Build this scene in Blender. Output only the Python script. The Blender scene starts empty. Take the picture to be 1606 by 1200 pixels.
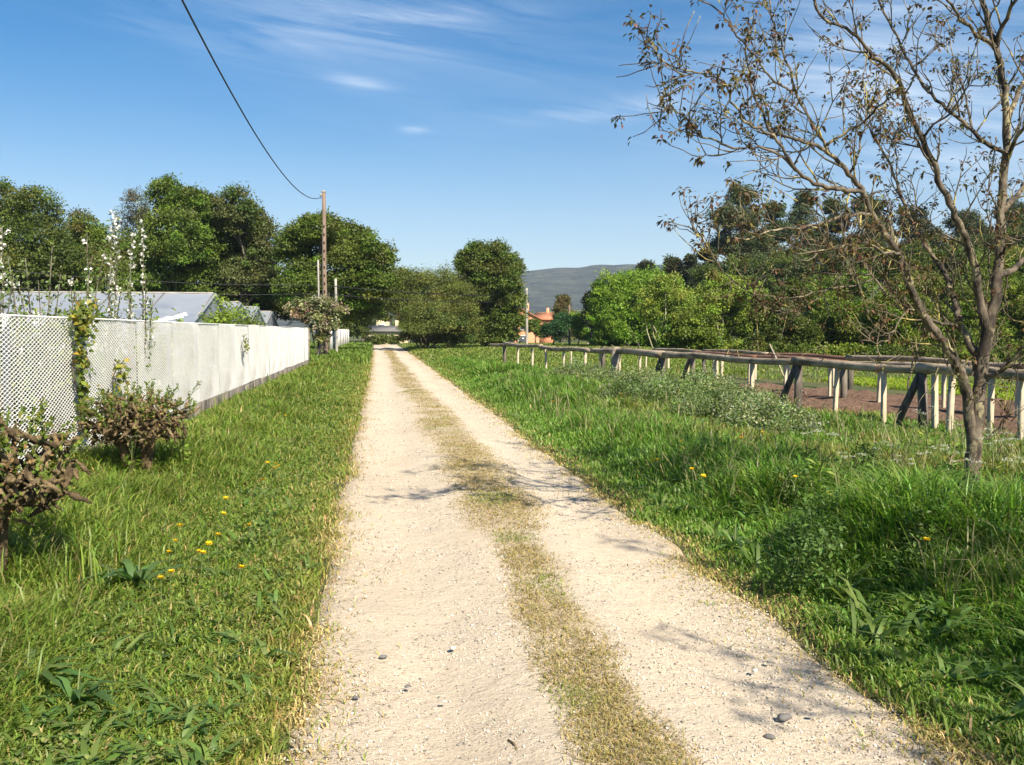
import bpy, math, random
import numpy as np
from mathutils import Vector

R = math.radians
rng = np.random.default_rng(11)
random.seed(5)
SC = bpy.context.scene
COL = SC.collection

# ------------------------------------------------------------------ camera, sky, sun, exposure
PW, PH, FPX, EYE = 1606.0, 1200.0, 1449.0, 1.6
YAW, PITCH = R(8.05), R(-3.2)
cam_d = bpy.data.cameras.new('camera')
cam = bpy.data.objects.new('camera', cam_d)
COL.objects.link(cam)
cam.location = (0, 0, EYE)
cam.rotation_euler = (R(90) + PITCH, 0, -YAW)
cam_d.sensor_width = 36
cam_d.lens = FPX / PW * 36
cam_d.clip_start = 0.05
cam_d.clip_end = 12000
SC.camera = cam

SUN_AZ, SUN_EL = R(156), R(41)          # azimuth measured from +Y (down the track) towards +X
to_sun = Vector((math.sin(SUN_AZ) * math.cos(SUN_EL), math.cos(SUN_AZ) * math.cos(SUN_EL), math.sin(SUN_EL)))
sun_d = bpy.data.lights.new('sun', 'SUN')
sun_d.energy = 5.0
sun_d.angle = R(0.5)
sun_d.color = (1.0, 0.905, 0.75)
sun = bpy.data.objects.new('sun', sun_d)
COL.objects.link(sun)
sun.rotation_euler = to_sun.to_track_quat('Z', 'Y').to_euler()

world = bpy.data.worlds.new('World')
SC.world = world
world.use_nodes = True
wn, wl = world.node_tree.nodes, world.node_tree.links
wn.clear()


def nd(nodes, typ, **kw):
    n = nodes.new(typ)
    for k, v in kw.items():
        if k.startswith('i_'):
            n.inputs[k[2:].replace('_', ' ')].default_value = v
        else:
            setattr(n, k, v)
    return n


def mth(nodes, links, op, a, b=None, c=None):
    n = nodes.new('ShaderNodeMath')
    n.operation = op
    for i, x in enumerate((a, b, c)):
        if x is None:
            continue
        if isinstance(x, (int, float)):
            n.inputs[i].default_value = x
        else:
            links.new(x, n.inputs[i])
    return n.outputs[0]


sky = nd(wn, 'ShaderNodeTexSky', sky_type='NISHITA', sun_disc=False, sun_elevation=SUN_EL, sun_rotation=SUN_AZ,
         air_density=1.0, dust_density=0.9, ozone_density=2.2, altitude=100)
hs = nd(wn, 'ShaderNodeHueSaturation', i_Saturation=1.62, i_Value=1.0)
wl.new(sky.outputs[0], hs.inputs['Color'])
tc = nd(wn, 'ShaderNodeTexCoord')
sp = nd(wn, 'ShaderNodeSeparateXYZ')
wl.new(tc.outputs['Generated'], sp.inputs[0])
X, Y, Z = sp.outputs
azim = mth(wn, wl, 'ARCTAN2', X, Y)
elev = mth(wn, wl, 'ARCSINE', Z)
cmb = nd(wn, 'ShaderNodeCombineXYZ')
wl.new(mth(wn, wl, 'ADD', azim, mth(wn, wl, 'MULTIPLY', elev, 0.35)), cmb.inputs[0])
wl.new(mth(wn, wl, 'ADD', mth(wn, wl, 'MULTIPLY', elev, 9.5), mth(wn, wl, 'MULTIPLY', azim, 1.3)), cmb.inputs[1])
nz = nd(wn, 'ShaderNodeTexNoise', i_Scale=3.1, i_Detail=9.0, i_Roughness=0.66, i_Distortion=0.9)
wl.new(cmb.outputs[0], nz.inputs['Vector'])
fine = nd(wn, 'ShaderNodeMapRange', i_From_Min=0.40, i_From_Max=0.78)
wl.new(nz.outputs[0], fine.inputs[0])


def streak(az, el, wa, we, amp, slope=0.0):
    """a soft cloud bank round one direction of the sky, angles in degrees"""
    a = mth(wn, wl, 'SUBTRACT', azim, R(az))
    e = mth(wn, wl, 'SUBTRACT', mth(wn, wl, 'SUBTRACT', elev, R(el)), mth(wn, wl, 'MULTIPLY', a, slope))
    q = mth(wn, wl, 'ADD', mth(wn, wl, 'POWER', mth(wn, wl, 'ABSOLUTE', mth(wn, wl, 'DIVIDE', a, R(wa))), 2.0),
            mth(wn, wl, 'POWER', mth(wn, wl, 'ABSOLUTE', mth(wn, wl, 'DIVIDE', e, R(we))), 2.0))
    return mth(wn, wl, 'MULTIPLY', mth(wn, wl, 'EXPONENT', mth(wn, wl, 'MULTIPLY', q, -1.0)), amp)


bank = None
for s in ((-1.5, 17.8, 6.5, 1.1, .62, -0.10), (5.0, 18.4, 4.5, 0.7, 0.4, 0.05), (-9, 16.8, 6, 1.1, 0.3, -0.1),
          (-1.2, 14.6, 1.7, 0.4, 0.5, -0.1), (2.0, 12.0, 0.8, 0.22, 0.6, 0), (14.5, 13.2, 5.5, 0.6, 0.5, 0.06),
          (29, 15.0, 9, 5.0, 0.8, 0.1), (34, 10.0, 8, 3.0, 0.5, 0.0), (4, 15.8, 14, 4.5, 0.16, 0)):
    b = streak(*s)
    bank = b if bank is None else mth(wn, wl, 'ADD', bank, b)
hzb = mth(wn, wl, 'DIVIDE', elev, R(9.0))
hzb = mth(wn, wl, 'MULTIPLY', mth(wn, wl, 'EXPONENT', mth(wn, wl, 'MULTIPLY', mth(wn, wl, 'MULTIPLY', hzb, hzb), -1.0)), 0.40)
cl = mth(wn, wl, 'MINIMUM', mth(wn, wl, 'ADD', mth(wn, wl, 'MULTIPLY', bank, mth(wn, wl, 'ADD', fine.outputs[0], 0.10)), hzb), 0.75)
mixc = nd(wn, 'ShaderNodeMix', data_type='RGBA')
wl.new(cl, mixc.inputs['Factor'])
wl.new(hs.outputs[0], mixc.inputs['A'])
mixc.inputs['B'].default_value = (8.0, 8.9, 10.0, 1)
bg = nd(wn, 'ShaderNodeBackground', i_Strength=0.058)
wl.new(mixc.outputs['Result'], bg.inputs[0])
wo = nd(wn, 'ShaderNodeOutputWorld')
wl.new(bg.outputs[0], wo.inputs[0])

SC.view_settings.view_transform = 'Standard'
SC.view_settings.look = 'None'
SC.view_settings.gamma = 1
SC.view_settings.exposure = 1.11
SC.render.engine = 'CYCLES'
SC.cycles.use_denoising = True
SC.cycles.max_bounces = 6
SC.cycles.transparent_max_bounces = 4
SC.cycles.sample_clamp_indirect = 6
SC.cycles.volume_bounces = 0

# ------------------------------------------------------------------ picture to place
_r = np.array([math.cos(YAW), -math.sin(YAW), 0])
_f = np.array([math.sin(YAW) * math.cos(PITCH), math.cos(YAW) * math.cos(PITCH), math.sin(PITCH)])
_u = np.cross(_r, _f)


def at(u, v, depth):
    return np.array([0, 0, EYE]) + depth * (_f + _r * (u - PW / 2) / FPX + _u * (PH / 2 - v) / FPX)


def ground(u, v, z=0.0):
    d = _f + _r * (u - PW / 2) / FPX + _u * (PH / 2 - v) / FPX
    return np.array([0, 0, EYE]) + d * (z - EYE) / d[2]


def col_x(u, y):
    """x of the vertical plane through picture column u at world y"""
    return y * math.tan(math.atan((u - PW / 2) / FPX * 1.0) + YAW)


# ------------------------------------------------------------------ numpy helpers
_tab = rng.random((256, 256))


def vnoise(x, y, s=1.0, o=0):
    x = np.asarray(x, float) / s + 37.3 * o
    y = np.asarray(y, float) / s + 11.7 * o
    xi, yi = np.floor(x).astype(int), np.floor(y).astype(int)
    fx, fy = x - xi, y - yi
    fx, fy = fx * fx * (3 - 2 * fx), fy * fy * (3 - 2 * fy)
    a, b = _tab[xi % 256, yi % 256], _tab[(xi + 1) % 256, yi % 256]
    c, d = _tab[xi % 256, (yi + 1) % 256], _tab[(xi + 1) % 256, (yi + 1) % 256]
    return (a * (1 - fx) + b * fx) * (1 - fy) + (c * (1 - fx) + d * fx) * fy


def fbm(x, y, s, o=0, n=3):
    t, w, k = 0, 1, 0
    for i in range(n):
        t = t + w * vnoise(x, y, s / 2 ** i, o + i)
        k += w
        w *= 0.5
    return t / k


def sstep(a, b, x):
    t = np.clip((np.asarray(x, float) - a) / (b - a), 0, 1)
    return t * t * (3 - 2 * t)


def unit(v):
    return v / np.maximum(np.linalg.norm(v, axis=-1, keepdims=True), 1e-9)


def rdir(n):
    return unit(rng.normal(size=(n, 3)))


def link(o, parent=None):
    COL.objects.link(o)
    if parent is not None:
        o.parent = parent
    return o


def mk(name, V, faces, mat=None, parent=None, smooth=False, col=None, loc=None):
    me = bpy.data.meshes.new(name)
    V = np.asarray(V, np.float32).reshape(-1, 3)
    if loc is not None:
        V = V - np.asarray(loc, np.float32)
    me.vertices.add(len(V))
    me.vertices.foreach_set('co', V.ravel())
    faces = [np.asarray(f, np.int32) for f in faces if len(f)]
    idx = np.concatenate([f.ravel() for f in faces])
    lens = np.concatenate([np.full(len(f), f.shape[1], np.int32) for f in faces])
    me.loops.add(len(idx))
    me.loops.foreach_set('vertex_index', idx)
    me.polygons.add(len(lens))
    me.polygons.foreach_set('loop_start', np.concatenate([[0], np.cumsum(lens)[:-1]]).astype(np.int32))
    if smooth:
        me.polygons.foreach_set('use_smooth', np.ones(len(lens), bool))
    me.update(calc_edges=True)
    if col is not None:
        ca = me.color_attributes.new('Col', 'FLOAT_COLOR', 'POINT')
        c = np.ones((len(V), 4), np.float32)
        c[:, :3] = col
        ca.data.foreach_set('color', c.ravel())
    if mat is not None:
        me.materials.append(mat)
    o = bpy.data.objects.new(name, me)
    link(o, parent)
    if loc is not None and parent is None:
        o.location = [float(q) for q in loc]
    return o


def tag(o, label=None, cat=None, group=None, kind=None):
    for k, v in (('label', label), ('category', cat), ('group', group), ('kind', kind)):
        if v:
            o[k] = v
    return o


def empty(name, loc, label, cat, group=None):
    o = bpy.data.objects.new(name, None)
    o.empty_display_size = 0.2
    link(o)
    o.location = [float(q) for q in loc]
    return tag(o, label, cat, group)


def dup(root, loc, rz=0.0, sc=1.0, label=None, group=None, tilt=(0, 0)):
    c = root.copy()
    COL.objects.link(c)
    c.location = [float(q) for q in loc]
    c.rotation_euler = (tilt[0], tilt[1], rz)
    c.scale = (sc, sc, sc) if isinstance(sc, (int, float)) else sc
    if label:
        c['label'] = label
    if group:
        c['group'] = group
    for ch in list(root.children):
        d = ch.copy()
        COL.objects.link(d)
        d.parent = c
        for g in list(ch.children):
            e = g.copy()
            COL.objects.link(e)
            e.parent = d
    return c


class MB:
    """collects tubes, boxes and patches that become ONE mesh"""

    def __init__(s):
        s.V, s.Q, s.T, s.C, s.n = [], [], [], [], 0

    def add(s, V, Q=None, T=None, C=None):
        V = np.asarray(V, float).reshape(-1, 3)
        if Q is not None and len(Q):
            s.Q.append(np.asarray(Q) + s.n)
        if T is not None and len(T):
            s.T.append(np.asarray(T) + s.n)
        s.V.append(V)
        if C is not None:
            s.C.append(np.broadcast_to(np.asarray(C, float), V.shape))
        s.n += len(V)
        return s

    def tube(s, P, rad, k=6, cap=True, C=None):
        P = np.asarray(P, float)
        n = len(P)
        rad = np.broadcast_to(np.asarray(rad, float), (n,))
        T = np.gradient(P, axis=0)
        T = unit(T)
        ref = np.array([0.0, 0, 1]) if abs(T[0][2]) < 0.9 else np.array([1.0, 0, 0])
        a = np.cross(T, ref)
        a = unit(a)
        for i in range(1, n):          # keep the frame from flipping
            b = a[i - 1] - T[i] * np.dot(a[i - 1], T[i])
            a[i] = b / max(np.linalg.norm(b), 1e-9)
        b = np.cross(T, a)
        th = np.arange(k) * 2 * math.pi / k
        ring = (np.cos(th)[None, :, None] * a[:, None] + np.sin(th)[None, :, None] * b[:, None]) * rad[:, None, None]
        V = (P[:, None] + ring).reshape(-1, 3)
        i, j = np.meshgrid(np.arange(n - 1), np.arange(k), indexing='ij')
        Q = np.stack([i * k + j, i * k + (j + 1) % k, (i + 1) * k + (j + 1) % k, (i + 1) * k + j], -1).reshape(-1, 4)
        T3 = []
        if cap:
            V = np.vstack([V, P[:1], P[-1:]])
            e = (n - 1) * k
            T3 = [(n * k, (q + 1) % k, q) for q in range(k)] + [(n * k + 1, e + q, e + (q + 1) % k) for q in range(k)]
        return s.add(V, Q, T3, C)

    def box(s, c, size, rz=0.0, axes=None, C=None, bev=0.0):
        hx, hy, hz = [q / 2 for q in size]
        if axes is None:
            cz, sz = math.cos(rz), math.sin(rz)
            axes = np.array([[cz, sz, 0], [-sz, cz, 0], [0, 0, 1]])
        if bev > 0:
            b = bev
            pr = [(-hx + b, -hy), (hx - b, -hy), (hx, -hy + b), (hx, hy - b), (hx - b, hy), (-hx + b, hy), (-hx, hy - b), (-hx, -hy + b)]
            L = [(x, y, -hz) for x, y in pr] + [(x, y, hz - b) for x, y in pr] + [(x * (1 - b / hx), y * (1 - b / hy), hz) for x, y in pr]
            V = np.array(L) @ axes + np.asarray(c)
            Q = [(r_ * 8 + q, r_ * 8 + (q + 1) % 8, r_ * 8 + 8 + (q + 1) % 8, r_ * 8 + 8 + q) for r_ in (0, 1) for q in range(8)]
            ce = np.asarray(c) + np.array([0, 0, hz]) @ axes
            V = np.vstack([V, ce])
            T = [(24, 16 + q, 16 + (q + 1) % 8) for q in range(8)]
            return s.add(V, Q, T, C)
        L = np.array([(x, y, z) for z in (-hz, hz) for x, y in ((-hx, -hy), (hx, -hy), (hx, hy), (-hx, hy))])
        V = L @ axes + np.asarray(c)
        Q = [(3, 2, 1, 0), (4, 5, 6, 7), (0, 1, 5, 4), (1, 2, 6, 5), (2, 3, 7, 6), (3, 0, 4, 7)]
        return s.add(V, Q, None, C)

    def obj(s, name, mat, parent=None, smooth=False, loc=None):
        col = np.concatenate(s.C) if s.C else None
        return mk(name, np.concatenate(s.V), ([np.concatenate(s.Q)] if s.Q else []) + ([np.concatenate(s.T)] if s.T else []),
                  mat, parent, smooth, col, loc)


def leafset(P, L, Nrm, ln, wd, fold=0.25):
    """n diamond leaves: base P, along L, surface normal near Nrm -> V, Q"""
    L = unit(L)
    S = unit(np.cross(L, Nrm))
    N = np.cross(S, L)
    ln, wd = np.asarray(ln)[:, None], np.asarray(wd)[:, None]
    m = P + L * ln * 0.45
    V = np.stack([P, m + S * wd / 2 + N * wd * fold, P + L * ln, m - S * wd / 2 + N * wd * fold], 1)
    n = len(P)
    Q = np.arange(n * 4).reshape(n, 4)
    return V.reshape(-1, 3), Q


def blades(P, D, h, w, lean, base_w=0.9, mid_w=0.85, droop=0.5):
    """n grass blades of two quads and a tip; P base, D lean direction in plan"""
    n = len(P)
    S = np.stack([-D[:, 1], D[:, 0], np.zeros(n)], 1)
    tw = rng.uniform(-0.9, 0.9, n)[:, None]
    S = unit(S + np.concatenate([D, np.zeros((n, 1))], 1) * tw)
    D3 = np.concatenate([D, np.zeros((n, 1))], 1)
    up = np.array([0, 0, 1.0])
    h, w, lean = h[:, None], w[:, None], lean[:, None]
    p1 = P + up * h * 0.42 + D3 * h * lean * 0.16
    p2 = P + up * h * (0.80 - 0.15 * droop * lean) + D3 * h * lean * 0.50
    p3 = P + up * h * (1.0 - 0.45 * droop * lean) + D3 * h * lean * 1.0
    V = np.stack([P - S * w * base_w / 2, P + S * w * base_w / 2, p1 - S * w / 2, p1 + S * w / 2,
                  p2 - S * w * mid_w / 2, p2 + S * w * mid_w / 2, p3], 1).reshape(-1, 3)
    o = (np.arange(n) * 7)[:, None]
    Q = np.concatenate([o + np.array([[0, 1, 3, 2]]), o + np.array([[2, 3, 5, 4]])])
    T = o + np.array([[4, 5, 6]])
    return V, Q, T


def pick(pal, n, jit=0.12, wts=None):
    pal = np.asarray(pal, float)
    c = pal[rng.choice(len(pal), n, p=wts)]
    return c * (1 + rng.normal(size=(n, 1)) * jit) * (1 + rng.normal(size=(n, 3)) * jit * 0.4)


# ------------------------------------------------------------------ materials
def new_mat(name):
    m = bpy.data.materials.new(name)
    m.use_nodes = True
    n, l = m.node_tree.nodes, m.node_tree.links
    n.clear()
    out = n.new('ShaderNodeOutputMaterial')
    return m, n, l, out


def leaf_mat(name, trans=0.32, rough=0.5, spec=0.25, tint=(1.15, 1.25, 0.6)):
    m, n, l, out = new_mat(name)
    a = nd(n, 'ShaderNodeAttribute', attribute_name='Col')
    p = nd(n, 'ShaderNodeBsdfPrincipled', i_Roughness=rough)
    p.inputs['Specular IOR Level'].default_value = spec
    t = n.new('ShaderNodeBsdfTranslucent')
    mu = nd(n, 'ShaderNodeMix', data_type='RGBA', blend_type='MULTIPLY')
    mu.inputs['Factor'].default_value = 1
    mu.inputs['B'].default_value = (*tint, 1)
    l.new(a.outputs['Color'], mu.inputs['A'])
    l.new(a.outputs['Color'], p.inputs['Base Color'])
    l.new(mu.outputs['Result'], t.inputs[0])
    mx = nd(n, 'ShaderNodeMixShader')
    mx.inputs[0].default_value = trans
    l.new(p.outputs[0], mx.inputs[1])
    l.new(t.outputs[0], mx.inputs[2])
    l.new(mx.outputs[0], out.inputs[0])
    return m


def noise_mat(name, c1, c2, scale=4.0, rough=0.85, bump=0.3, bscale=None, stretch=(1, 1, 1), c3=None, s3=1.0, detail=6.0, spec=0.3,
              lo=0.35, hi=0.65, lo3=0.5, hi3=0.62, dist=0.02):
    m, n, l, out = new_mat(name)
    tcn = n.new('ShaderNodeTexCoord')
    mp = nd(n, 'ShaderNodeMapping')
    mp.inputs['Scale'].default_value = stretch
    l.new(tcn.outputs['Object'], mp.inputs[0])
    nz1 = nd(n, 'ShaderNodeTexNoise', i_Scale=scale, i_Detail=detail, i_Roughness=0.6)
    l.new(mp.outputs[0], nz1.inputs['Vector'])
    mr = nd(n, 'ShaderNodeMapRange', i_From_Min=lo, i_From_Max=hi)
    l.new(nz1.outputs[0], mr.inputs[0])
    mx = nd(n, 'ShaderNodeMix', data_type='RGBA')
    l.new(mr.outputs[0], mx.inputs['Factor'])
    mx.inputs['A'].default_value = (*c1, 1)
    mx.inputs['B'].default_value = (*c2, 1)
    colr = mx.outputs['Result']
    if c3 is not None:
        nz2 = nd(n, 'ShaderNodeTexNoise', i_Scale=s3, i_Detail=5.0, i_Roughness=0.65)
        l.new(mp.outputs[0], nz2.inputs['Vector'])
        mr2 = nd(n, 'ShaderNodeMapRange', i_From_Min=lo3, i_From_Max=hi3)
        l.new(nz2.outputs[0], mr2.inputs[0])
        mx2 = nd(n, 'ShaderNodeMix', data_type='RGBA')
        l.new(mr2.outputs[0], mx2.inputs['Factor'])
        l.new(colr, mx2.inputs['A'])
        mx2.inputs['B'].default_value = (*c3, 1)
        colr = mx2.outputs['Result']
    p = nd(n, 'ShaderNodeBsdfPrincipled', i_Roughness=rough)
    p.inputs['Specular IOR Level'].default_value = spec
    l.new(colr, p.inputs['Base Color'])
    if bump:
        nb = nd(n, 'ShaderNodeTexNoise', i_Scale=bscale or scale * 3, i_Detail=8.0, i_Roughness=0.65)
        l.new(mp.outputs[0], nb.inputs['Vector'])
        bp = nd(n, 'ShaderNodeBump', i_Strength=bump, i_Distance=dist)
        l.new(nb.outputs[0], bp.inputs['Height'])
        l.new(bp.outputs[0], p.inputs['Normal'])
    l.new(p.outputs[0], out.inputs[0])
    return m


M = {}
M['leaf'] = leaf_mat('leaf', trans=0.30)
M['grass'] = leaf_mat('grass_blade', trans=0.44, rough=0.42, spec=0.3)
M['dry'] = leaf_mat('dry_blade', trans=0.2, rough=0.8, spec=0.1, tint=(1.1, 1.0, 0.7))
M['petal'] = leaf_mat('petal', trans=0.25, rough=0.5, tint=(1, 1, 0.9))
M['bark'] = noise_mat('bark', (.055, .045, .035), (.16, .135, .10), 9, .9, .7, 22, (1, 1, .35), (.20, .20, .15), 6)
M['walnut_bark'] = noise_mat('walnut_bark', (.035, .028, .021), (.16, .13, .095), 9, .9, .8, 26, (1, 1, .55), (.30, .26, .15), 7,
                             lo3=.54, hi3=.62, dist=.016, lo=.40, hi=.60)
M['twig'] = noise_mat('twig_bark', (.06, .048, .034), (.19, .16, .11), 14, .85, .3, 40, (1, 1, 1), (.40, .33, .10), 6, lo3=.55, hi3=.62, dist=.004)
M['stem'] = noise_mat('green_stem', (.09, .13, .035), (.16, .19, .06), 10, .6, 0)
M['pale_stem'] = noise_mat('pale_stem', (.26, .25, .15), (.40, .38, .24), 8, .8, .2)
M['pollard_bark'] = noise_mat('pollard_bark', (.035, .025, .014), (.17, .118, .06), 16, .95, .9, 40, (1, 1, .6), (.25, .19, .10), 7, dist=.03)
M['white_metal'] = noise_mat('white_painted_metal', (.90, .90, .88), (.82, .81, .78), 1.6, .5, .0, c3=(.56, .52, .45), s3=1.4, lo3=.56, hi3=.82)
M['post_metal'] = noise_mat('grey_post', (.40, .39, .36), (.5, .49, .46), 6, .6, .1)
M['plinth'] = noise_mat('weathered_plinth', (.17, .145, .12), (.28, .25, .21), 5, .9, .4, 18, (1, 1, .25), (.10, .085, .065), 3)
M['old_wood'] = noise_mat('old_wood', (.13, .105, .08), (.27, .225, .17), 9, .9, .6, 26, (.35, .35, 1.2), (.34, .31, .26), 5, dist=.012)
M['log'] = noise_mat('grey_log', (.24, .19, .13), (.44, .355, .25), 8, .9, .6, 26, (1, .25, 1), (.12, .095, .065), 7, dist=.016)
M['red_log'] = noise_mat('reddish_log', (.16, .075, .05), (.28, .15, .10), 9, .9, .5, 26, (1, .25, 1), dist=.012)
M['dark_wood'] = noise_mat('dark_post_wood', (.05, .04, .032), (.17, .145, .115), 8, .9, .6, 26, (1, 1, .3), dist=.012)
M['pale_post'] = noise_mat('pale_concrete_post', (.36, .30, .20), (.46, .39, .275), 9, .85, .3, 40, (1, 1, .5), (.34, .31, .24), 4, dist=.006)
M['pole'] = noise_mat('utility_pole_wood', (.16, .115, .085), (.25, .185, .14), 5, .85, .3, 18, (1, 1, .15))
M['pole_dark'] = noise_mat('pole_notch', (.03, .02, .015), (.05, .035, .025), 5, .9, 0)
M['grey_pole'] = noise_mat('grey_pole', (.25, .24, .21), (.38, .36, .31), 4, .85, .2, 14, (1, 1, .2))
M['cable'] = noise_mat('black_cable', (.018, .018, .02), (.03, .03, .035), 8, .55, 0)
M['plastic'] = noise_mat('greenhouse_film', (.46, .50, .55), (.54, .57, .61), .7, .28, .15, 1.5, (1, 1, 1), (.38, .42, .48), .5, spec=.4, dist=.05)
n_, l_ = M['plastic'].node_tree.nodes, M['plastic'].node_tree.links
pb_ = [q for q in n_ if q.type == 'BSDF_PRINCIPLED'][0]
tl_ = n_.new('ShaderNodeBsdfTranslucent')
tl_.inputs[0].default_value = (.55, .60, .68, 1)
ms_ = n_.new('ShaderNodeMixShader')
ms_.inputs[0].default_value = .5
l_.new(pb_.outputs[0], ms_.inputs[1])
l_.new(tl_.outputs[0], ms_.inputs[2])
l_.new(ms_.outputs[0], [q for q in n_ if q.type == 'OUTPUT_MATERIAL'][0].inputs[0])
M['film_white'] = noise_mat('white_plastic', (.8, .8, .78), (.72, .72, .7), 3, .4, .3, 8)
M['salmon'] = noise_mat('salmon_render', (.62, .27, .15), (.70, .34, .20), .5, .9, 0)
M['yellow_wall'] = noise_mat('pale_yellow_render', (.70, .62, .38), (.62, .54, .33), .6, .9, 0)
M['tile'] = noise_mat('red_tile', (.33, .13, .07), (.45, .20, .11), 3, .85, .4, 6)
M['slate'] = noise_mat('grey_roof', (.12, .12, .115), (.18, .175, .165), 2, .9, .2)
M['pane'] = noise_mat('window_pane', (.06, .07, .08), (.10, .11, .12), 1, .15, 0, spec=.6)
M['frame'] = noise_mat('window_frame', (.7, .68, .64), (.76, .74, .7), 2, .6, 0)
M['grain'] = leaf_mat('gravel_grain', 0, .9, .15, (1, 1, 1))
M['stone_pale'] = noise_mat('pale_stone', (.50, .46, .38), (.66, .62, .54), 30, .85, .4, 60, dist=.004)
M['stone_dark'] = noise_mat('dark_stone', (.10, .10, .10), (.19, .18, .17), 30, .8, .4, 60, dist=.004)
M['hill'] = noise_mat('forested_hill', (.012, .019, .017), (.085, .095, .06), .022, .95, 1.0, .06, c3=(.17, .14, .11), s3=.0045, lo3=.56, hi3=.70, dist=14, detail=10)
M['slope'] = noise_mat('scrub_slope', (.035, .055, .018), (.09, .13, .03), .12, .95, .8, .5, c3=(.15, .17, .04), s3=.05, dist=1.0)


def sand_mat():
    m, n, l, out = new_mat('sandy_gravel')
    tcn = n.new('ShaderNodeTexCoord')
    a = nd(n, 'ShaderNodeAttribute', attribute_name='Col')

    def noi(s, d=6.0, r=.6):
        q = nd(n, 'ShaderNodeTexNoise', i_Scale=s, i_Detail=d, i_Roughness=r)
        l.new(tcn.outputs['Object'], q.inputs['Vector'])
        return q.outputs[0]

    def rng_(x, lo, hi):
        q = nd(n, 'ShaderNodeMapRange', i_From_Min=lo, i_From_Max=hi)
        l.new(x, q.inputs[0])
        return q.outputs[0]

    def mixc(f, A, B, bt='MIX'):
        q = nd(n, 'ShaderNodeMix', data_type='RGBA', blend_type=bt)
        for s, x in (('Factor', f), ('A', A), ('B', B)):
            if isinstance(x, (tuple, float)):
                q.inputs[s].default_value = (*x, 1) if isinstance(x, tuple) else x
            else:
                l.new(x, q.inputs[s])
        return q.outputs['Result']
    c = mixc(rng_(noi(1.3), .35, .7), a.outputs['Color'], (.55, .47, .36))
    c = mixc(rng_(noi(38, 4), .46, .80), c, (.46, .37, .255))
    c = mixc(rng_(noi(95, 3, .7), .60, .68), c, (.24, .205, .16))
    c = mixc(rng_(noi(120, 3, .7), .62, .70), c, (.74, .70, .62))
    v = nd(n, 'ShaderNodeTexVoronoi', i_Scale=46.0)
    l.new(tcn.outputs['Object'], v.inputs['Vector'])
    sepc = n.new('ShaderNodeSeparateColor')
    l.new(v.outputs['Color'], sepc.inputs[0])
    speck = mth(n, l, 'MULTIPLY', mth(n, l, 'LESS_THAN', v.outputs['Distance'], .30), mth(n, l, 'GREATER_THAN', sepc.outputs[0], .93))
    c = mixc(speck, c, (.17, .155, .135))
    p = nd(n, 'ShaderNodeBsdfPrincipled', i_Roughness=.95)
    p.inputs['Specular IOR Level'].default_value = .15
    l.new(c, p.inputs['Base Color'])
    hgt = mth(n, l, 'ADD', mth(n, l, 'MULTIPLY', noi(60, 5, .7), 1.0), mth(n, l, 'MULTIPLY', noi(11, 4), 1.6))
    bp = nd(n, 'ShaderNodeBump', i_Strength=.75, i_Distance=.016)
    l.new(hgt, bp.inputs['Height'])
    l.new(bp.outputs[0], p.inputs['Normal'])
    l.new(p.outputs[0], out.inputs[0])
    return m


M['sand'] = sand_mat()
M['earth'] = noise_mat('meadow_ground', (.055, .065, .022), (.10, .115, .035), .9, .95, .6, 14, c3=(.12, .085, .045), s3=.5, lo3=.55, hi3=.7, dist=.03)
M['soil'] = noise_mat('tilled_soil', (.15, .088, .055), (.23, .14, .09), 2.4, .95, 1.0, 9, c3=(.075, .042, .028), s3=1.3, lo3=.56, hi3=.68, dist=.10)
M['crop'] = noise_mat('crop_ground', (.12, .17, .02), (.17, .22, .03), 1.5, .95, .5, 9, dist=.05)

# ------------------------------------------------------------------ terrain, track, hills


def trk_c(y):
    return -0.55 * (np.clip(y, 0, 140) / 110) ** 2


def gz(x, y):
    x, y = np.asarray(x, float), np.asarray(y, float)
    xx = x - trk_c(y)
    near = 1 - sstep(60, 160, np.hypot(x, y))
    z = (fbm(x, y, 2.2, 1) - .5) * .10 * near
    z = z * (1 - .8 * sstep(-.7, -.3, xx) * (1 - sstep(2.2, 2.7, xx)))
    z = z + .10 * sstep(2.4, 3.6, xx) * near + .05 * sstep(-.6, -1.6, xx) * near
    z = z - .07 * sstep(-.46, -.24, xx) * (1 - sstep(2.05, 2.28, xx)) * (1 - sstep(118, 122, y))
    z = z - 1.3 * sstep(108, 135, y)
    return z


def spaced(lo, hi, d0, grow, lim):
    a = list(np.arange(lo, hi + 1e-6, d0))
    s = d0
    while a[-1] < lim:
        s *= grow
        a.append(a[-1] + s)
    s, b = d0, [lo]
    while b[-1] > -lim:
        s *= grow
        b.append(b[-1] - s)
    return np.array(b[:0:-1] + a)


gx = spaced(-4.0, 9.0, .13, 1.16, 3300)
gy = spaced(1.0, 30.0, .16, 1.10, 3300)
GX, GY = np.meshgrid(gx, gy)


def grid_faces(ny, nx):
    i, j = np.meshgrid(np.arange(ny - 1), np.arange(nx - 1), indexing='ij')
    return np.stack([i * nx + j, i * nx + j + 1, (i + 1) * nx + j + 1, (i + 1) * nx + j], -1).reshape(-1, 4)


g = mk('ground', np.stack([GX, GY, gz(GX, GY)], -1), [grid_faces(len(gy), len(gx))], M['earth'], smooth=True)
tag(g, 'uneven green and brown meadow ground on both sides of the track', 'ground', kind='structure')


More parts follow.
